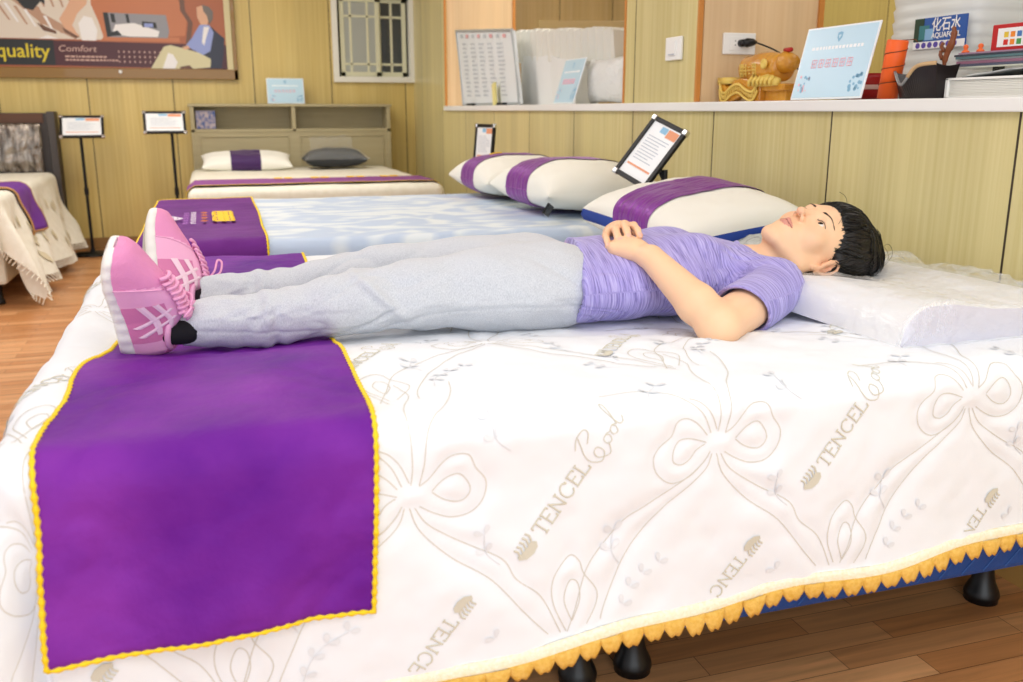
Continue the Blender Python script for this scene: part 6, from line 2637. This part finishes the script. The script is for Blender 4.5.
# sleeves
SE = SH + (EL - SH) * 0.62
G.cone(SH + [0.008, 0.008, 0], SE + (EL - SH) * 0.15, 0.054, 0.0545, 0.02)
SE2 = SH2 + (EL2 - SH2) * 0.6
G.cone(SH2, SE2, 0.052, 0.055, 0.02)
ax = (EL - SH) / np.linalg.norm(EL - SH)
cutn = ax * 0.9 + np.array([0.1, 0.0, -0.35])
G.plane(SE, cutn, 0.002, lo=(0.80, 1.40, 0.5), hi=(SH[0] - 0.02, 1.565, 0.9))
G.cone(SE - ax * 0.030, SE + ax * 0.10, 0.0470, 0.0495, 0.002, op='s')
# hem
G.plane((0.706, 1.785, 0.70), (-1, 0.22, 0.10), 0.002)
# neck opening
nd = (hp(0, -0.02, -0.08) - NB)
nd /= np.linalg.norm(nd)
G.cone(NB + nd * 0.012, NB + nd * 0.12, 0.062, 0.075, 0.002, op='s')
Vs, Qs = G.mesh()
del G
Vs = relax(Vs, Qs, 2, 0.4)
Ns = vnormals(Vs, Qs)
x, y, z = Vs.T
th = np.arctan2(z - 0.70, (y - 1.785) / 2)
# sleeve mask: distance along the arm axis
rel_ = Vs - SH
ta = rel_ @ ax
ra = np.linalg.norm(rel_ - ta[:, None] * ax, axis=1)
slv = 1 / (1 + np.exp(-(ta - 0.015) / 0.012)) * (y < 1.62) * (ra < 0.075)
flow = x * (1 - slv) + slv * (1.075 - ta)
f = 0.0030 * fbm(x * 8, th * 1.4, x * 0 + 5, 3)
# horizontal gathers on the side of the body
cr = 1 - np.abs(vnoise(x * 26 + 2.5 * vnoise(th * 2, x * 6, x * 0), th * 1.1 + 3, x * 0 + 1))
f -= 0.0045 * np.clip((cr - 0.72) / 0.28, 0, 1) ** 1.5 * np.clip((0.775 - z) / 0.08, 0, 1) * (1 - slv)
# folds radiating from the armpit
cr = 1 - np.abs(vnoise((x - 1.0) * 20 + (y - 1.6) * 14, (z - 0.7) * 20, x * 0 + 6))
f -= 0.0055 * np.clip((cr - 0.74) / 0.26, 0, 1) ** 1.5 * np.exp(-(((x - 1.02) / 0.07) ** 2 + ((y - 1.64) / 0.07) ** 2))
# hem wave
hx = x - (0.706 + 0.22 * (y - 1.785) + 0.1 * (z - 0.7))
f += 0.0022 * np.sin(th * 7 + 1) * np.exp(-(hx / 0.03) ** 2)
# sewn hem lines
f -= 0.0012 * np.exp(-((hx - 0.02) / 0.0022) ** 2)
f -= 0.0012 * slv * np.exp(-((ta - 0.133) / 0.0022) ** 2)
Vs = Vs + Ns * f[:, None]


def shirt_mat():
    m = bpy.data.materials.new('lilac_space_dye_jersey')
    m.use_nodes = True
    t = NT(m)
    fl = t.n('ShaderNodeAttribute', attribute_name='flow')
    tn = t.n('ShaderNodeAttribute', attribute_name='turn')
    cb = t.n('ShaderNodeCombineXYZ')
    a = t.n('ShaderNodeMath', operation='MULTIPLY', i_1=230.0)
    b = t.n('ShaderNodeMath', operation='MULTIPLY', i_1=3.2)
    t.l(fl.outputs['Fac'], a.inputs[0])
    a.inputs[1].default_value = 330.0
    b.inputs[1].default_value = 1.5
    t.l(tn.outputs['Fac'], b.inputs[0])
    t.l(a.outputs[0], cb.inputs[0])
    t.l(b.outputs[0], cb.inputs[1])
    nz = t.n('ShaderNodeTexNoise')
    nz.inputs['Scale'].default_value = 1
    nz.inputs['Detail'].default_value = 3
    nz.inputs['Roughness'].default_value = 0.6
    t.l(cb.outputs[0], nz.inputs['Vector'])
    rp = t.n('ShaderNodeValToRGB')
    e = rp.color_ramp.elements
    e[0].position, e[1].position = 0.28, 0.74
    e[0].color, e[1].color = srgb('#5f5399'), srgb('#c9c1ee')
    e2 = rp.color_ramp.elements.new(0.5)
    e2.color = srgb('#a298d8')
    t.l(nz.outputs[0], rp.inputs[0])
    t.l(rp.outputs[0], t.b.inputs['Base Color'])
    t.b.inputs['Roughness'].default_value = 0.85
    t.b.inputs['Sheen Weight'].default_value = 0.2
    return m


shirt = np_mesh('t_shirt', Vs, Qs, shirt_mat())
setattr_float(shirt, 'flow', flow + 0.004 * np.sin(th * 3))
setattr_float(shirt, 'turn', th)
pk(shirt)
mb = MB()      # collar band
cpts = []
e1 = np.cross(nd, [0, 1, 0])
e1 /= np.linalg.norm(e1)
e2 = np.cross(nd, e1)
for k in range(40):
    t = 2 * PI * k / 40
    cpts.append(NB + nd * 0.020 + e1 * 0.0600 * math.cos(t) + e2 * 0.0600 * math.sin(t))
mb.tube([tuple(p) for p in cpts], 0.0055, 8, closed=True)
pk(mb.build('collar', shirt.data.materials[0], None, smooth=True), shirt)

# ---- sneakers
M_SOLE = mat('white_rubber_sole', '#eeece6', 0.6, bump=(80, .2, .001))
M_TREAD = mat('grey_tread', '#c9c8bf', 0.7)
M_PK1 = mat('pink_mesh', '#e492c0', 0.75, bump=(420, 0.8, 0.0012))
M_PK2 = mat('light_pink_upper', '#f3b2d5', 0.7, bump=(300, 0.4, 0.001))
M_PK3 = mat('rose_panel', '#da80ae', 0.7, bump=(420, 0.6, 0.001))
M_LACE2 = mat('pink_laces', '#eda7cd', 0.75, bump=(500, .6, .0008))
M_LOGO = mat('pale_pink_stripes', '#f8d6e6', 0.5)
M_SOCK = mat('black_sock', '#111117', 0.9)


def sneaker(origin, sdir, up, lat_sign, name='sneaker', bow=False, seed=0):
    """origin: back bottom edge of the heel; sdir heel->toe; up: sole->ankle; lat_sign +1 if the decorated side is +w"""
    s_ = np.array(sdir, float)
    s_ /= np.linalg.norm(s_)
    h = np.array(up, float)
    h -= s_ * h.dot(s_)
    h /= np.linalg.norm(h)
    w = np.cross(h, s_)
    O = np.array(origin, float)
    
    def W(a, b_, c):
        return O + s_ * a * 0.945 + w * b_ + h * c
    sx = [0, 0.006, 0.02, 0.05, 0.09, 0.13, 0.17, 0.20, 0.222, 0.236, 0.243]
    hw = [0.016, 0.026, 0.033, 0.036, 0.036, 0.041, 0.047, 0.046, 0.040, 0.029, 0.015]
    cen = [0, 0, 0, 0.001, 0.002, 0.001, -0.002, -0.004, -0.006, -0.008, -0.009]
    sp0 = [0.008, 0.003, 0.0, 0, 0, 0, 0.0, 0.003, 0.008, 0.013, 0.018]
    sp1 = [0.030, 0.031, 0.031, 0.030, 0.027, 0.024, 0.023, 0.024, 0.028, 0.031, 0.031]
    top = [0.066, 0.084, 0.095, 0.097, 0.110, 0.104, 0.087, 0.071, 0.060, 0.052, 0.043]
    I = lambda arr, t: np.interp(t, sx, arr)
    sgn = lat_sign
    ts = np.concatenate([[0, 0.002, 0.005], np.linspace(0.01, 0.232, 60), [0.236, 0.24, 0.242, 0.243]])
    # sole
    mb = MB()
    n = 28
    Pq = np.zeros((len(ts), n + 1, 3))
    mi = np.zeros((len(ts) - 1, n), int)
    for i, t in enumerate(ts):
        a, c, b0, b1 = I(hw, t), I(cen, t) * sgn, I(sp0, t), I(sp1, t)
        for j in range(n + 1):
            ph = 2 * PI * j / n
            cx, sy = math.cos(ph), math.sin(ph)
            ww = a * math.copysign(abs(cx) ** 0.45, cx) * (1.03 if sy > -0.3 else 0.98)
            hh = (b0 + b1) / 2 + (b1 - b0) / 2 * math.copysign(abs(sy) ** 0.45, sy)
            if abs(cx) > 0.8:
                ww += 0.0008 * math.copysign(1, cx) * math.sin(t * 260)
            Pq[i, j] = W(t, c + ww, hh)
    for j in range(n):
        if math.sin(2 * PI * (j + .5) / n) < -0.8:
            mi[:, j] = 1
    mb.grid(Pq, mi)
    mb.poly([tuple(p) for p in Pq[0, :-1]])
    mb.poly([tuple(p) for p in Pq[-1, :-1]])
    root = mb.build('sole', [M_SOLE, M_TREAD], None, smooth=True, recalc=True)
    shoe = empty(name, tuple(O))
    shoe.parent = person
    shoe.matrix_parent_inverse = PINV
    inv = Matrix.Translation(Vector(O)).inverted()

    def sk(o):
        o.parent = shoe
        o.matrix_parent_inverse = inv
        return o
    sk(root)
    # upper surface
    m_ = 40

    def U(t, f, off=0.0):
        """f 0..1 from the decorated side over the top to the other side"""
        t = np.asarray(t, float)
        f = np.asarray(f, float)
        a, c, b1, tp = I(hw, t) * 0.97, I(cen, t) * sgn, I(sp1, t) - 0.004, I(top, t)
        ph = PI * f
        cx, sy = np.cos(ph), np.sin(ph)
        na = np.interp(t, [0, 0.1, 0.16, 0.243], [0.62, 0.75, 0.85, 0.9])
        narrow = 1 - np.interp(t, [0, 0.02, 0.09, 0.14, 0.243], [0.30, 0.30, 0.30, 0.18, 0.1]) * np.abs(sy) ** 1.5
        ww = (a + off) * np.sign(cx) * np.abs(cx) ** na * narrow * sgn
        hh = b1 + (tp - b1 + off) * np.abs(sy) ** 0.85
        # collar dips at the ankle sides
        hh = hh - 0.010 * np.exp(-((t - 0.05) / 0.02) ** 2) * (np.abs(sy) > 0.5) * (np.abs(sy) - 0.5) * 2
        sw = t * 0.945
        return np.stack([O[k] + s_[k] * sw + w[k] * (c + ww) + h[k] * hh for k in range(3)], -1)
    fs_ = np.linspace(0, 1, m_ + 1)
    Tt, Ff = np.meshgrid(ts, fs_, indexing='ij')
    Pu = U(Tt, Ff)
    mi = np.zeros((len(ts) - 1, m_), int)
    tm = (Tt[:-1, :-1] + Tt[1:, 1:]) / 2
    fm = (Ff[:-1, :-1] + Ff[1:, 1:]) / 2
    fe = np.minimum(fm, 1 - fm)
    mi[:] = 1
    mi[tm > 0.172 - 0.05 * np.clip(fe - 0.1, 0, 1)] = 0
    mi[(tm < 0.125) & (tm > 0.045) & (fe < 0.27)] = 2
    mi[(tm < 0.045) & (fe > 0.25)] = 2
    mb = MB()
    mb.grid(Pu, mi)
    mb.poly([tuple(p) for p in Pu[0]], 1)
    mb.poly([tuple(p) for p in Pu[-1]], 0)
    sk(mb.build('upper', [M_PK1, M_PK2, M_PK3], None, smooth=True, recalc=True))
    # overlay edges between panels
    mb = MB()

    def on(pts, r_, off, n=5, fl=0.45):
        P = catmull(pts, 5)
        Q = [U(p[0], p[1], off) for p in P]
        # flatten towards the surface
        mb.tube([tuple(q) for q in Q], r_, n)
    on([(0.172, 0.0), (0.168, 0.12), (0.160, 0.25), (0.152, 0.36)], 0.0012, 0.0006)
    on([(0.172, 1.0), (0.168, 0.88), (0.160, 0.75), (0.152, 0.64)], 0.0012, 0.0006)
    on([(0.125, 0.02), (0.126, 0.27), (0.09, 0.30), (0.048, 0.27), (0.045, 0.0)], 0.0012, 0.0006)
    sk(mb.build('panel_seam', M_PK2, None, smooth=True))
    # side stripes: two long and two crossing bars
    for side in (0, 1):
        mb = MB()

        def stripe(a, b_, wd=0.0045):
            P = catmull([a, ((a[0] + b_[0]) / 2 + 0.002, (a[1] + b_[1]) / 2), b_], 6)
            ln = []
            for q in (-1, 0, 1):
                row = []
                for p in P:
                    d = np.array([b_[0] - a[0], (b_[1] - a[1]) * 0.09])
                    d /= np.linalg.norm(d)
                    nn = np.array([-d[1], d[0] / 0.09])
                    f_ = p[1] + nn[1] * wd / 2 * q
                    row.append(U(p[0] + nn[0] * wd / 2 * q, f_ if side == 0 else 1 - f_, 0.0016 + 0.0008 * (q == 0)))
                ln.append(row)
            mb.grid(np.array(ln).transpose(1, 0, 2))
        stripe((0.128, 0.10), (0.060, 0.20))
        stripe((0.128, 0.20), (0.066, 0.31))
        stripe((0.112, 0.32), (0.078, 0.04))
        stripe((0.094, 0.33), (0.058, 0.06))
        sk(mb.build('side_stripes', M_LOGO, None, smooth=False))
    # tongue
    mb = MB()
    tt, ff = np.meshgrid(np.linspace(0.082, 0.155, 14), np.linspace(0.38, 0.62, 10), indexing='ij')
    bulge = 0.004 + 0.010 * np.clip((0.105 - tt) / 0.023, 0, 1)
    mb.grid(U(tt, ff, bulge))
    sk(mb.build('tongue', M_PK2, None, smooth=True, solid=0.003))
    # laces
    mb = MB()
    for k in range(8):
        t0 = 0.094 + k * 0.0108
        wd = 0.15 - 0.004 * k + 0.01 * math.sin(k * 2.3 + seed)
        for a, b_ in ((0.5 - wd, 0.5 + wd), (0.5 + wd, 0.5 - wd)):
            P = [U(t0 + 0.0045 * (q / 6 - 0.5) * (1 if a < b_ else -1) * 2.2, a + (b_ - a) * q / 6, 0.006 + 0.0035 * math.sin(PI * q / 6) + (0.0015 if a < b_ else 0)) for q in range(7)]
            mb.tube([tuple(p) for p in P], 0.0030, 6)
    sk(mb.build('laces', M_LACE2, None, smooth=True))
    mb = MB()
    c0 = U(0.098, 0.5, 0.012)
    rr = random.Random(seed)
    if bow:
        loop = [c0, c0 + h * 0.010 + s_ * 0.012 + w * 0.004, c0 + h * 0.018 + s_ * 0.035, c0 + h * 0.026 + s_ * 0.030, c0 + h * 0.020 + s_ * 0.008, c0]
        mb.tube([tuple(p) for p in catmull(loop, 8)], 0.0022, 7)
        l2 = [c0, c0 + h * 0.018 + s_ * 0.000, c0 + h * 0.032 - s_ * 0.004 - w * 0.006, c0 + h * 0.034 - s_ * 0.016 - w * 0.010]
        mb.tube([tuple(p) for p in catmull(l2, 8)], 0.0022, 7)
    else:
        wn = w * sgn
        l1 = [c0, c0 + wn * 0.022 - s_ * 0.004 + h * 0.004, c0 + wn * 0.034 - s_ * 0.024 - h * 0.010, c0 + wn * 0.026 - s_ * 0.030 - h * 0.006, c0 + wn * 0.012 - s_ * 0.012 + h * 0.002, c0]
        mb.tube([tuple(p) for p in catmull(l1, 8)], 0.0022, 7)
        l2 = [c0, c0 - wn * 0.018 + s_ * 0.010 + h * 0.006, c0 - wn * 0.030 + s_ * 0.002 - h * 0.004, c0 - wn * 0.014 - s_ * 0.006, c0]
        mb.tube([tuple(p) for p in catmull(l2, 8)], 0.0022, 7)
        l3 = [c0, c0 + wn * 0.016 + s_ * 0.010 + h * 0.003, c0 + wn * 0.034 + s_ * 0.006 - h * 0.010, c0 + wn * 0.040 - s_ * 0.010 - h * 0.018]
        mb.tube([tuple(p) for p in catmull(l3, 8)], 0.0020, 7)
    sk(mb.build('lace_bow', M_LACE2, None, smooth=True))
    # collar padding and sock
    mb = MB()
    A1 = W(0.048, 0, 0.074)
    ring = []
    for k in range(32):
        t = 2 * PI * k / 32
        tt = 0.048 + 0.036 * math.cos(t)
        ring.append(W(tt, 0.0225 * math.sin(t), 0.082 + 0.010 * (tt / 0.09) - 0.006 * abs(math.sin(t))))
    mb.tube([tuple(p) for p in ring], 0.0055, 8, closed=True)
    sk(mb.build('padded_collar', M_PK2, None, smooth=True))
    return shoe, W


def sock(W, target, r0=0.021, r1=0.028):
    a = W(0.046, 0, 0.062)
    b_ = W(0.044, 0, 0.095)
    t = np.array(target)
    mb = MB()
    P = catmull([a, b_, (b_ + t) / 2, t], 8)
    mb.tube([tuple(p) for p in P], np.linspace(r0, r1, len(P)).tolist(), 20)
    o = mb.build('sock', M_SOCK, None, smooth=True)
    return pk(o)


sh1, W1 = sneaker((-0.155, 1.690, 0.635), (-0.060, -0.44, 0.93), (1.0, -0.22, 0.08), -1, bow=False, seed=1)
sock(W1, (-0.01, 1.679, 0.676))
sh2, W2 = sneaker((-0.125, 1.885, 0.638), (-0.01, 0.46, 0.93), (1.0, 0.16, 0.0), -1, bow=True, seed=2)
sock(W2, (0.02, 1.884, 0.684), 0.021, 0.0295)
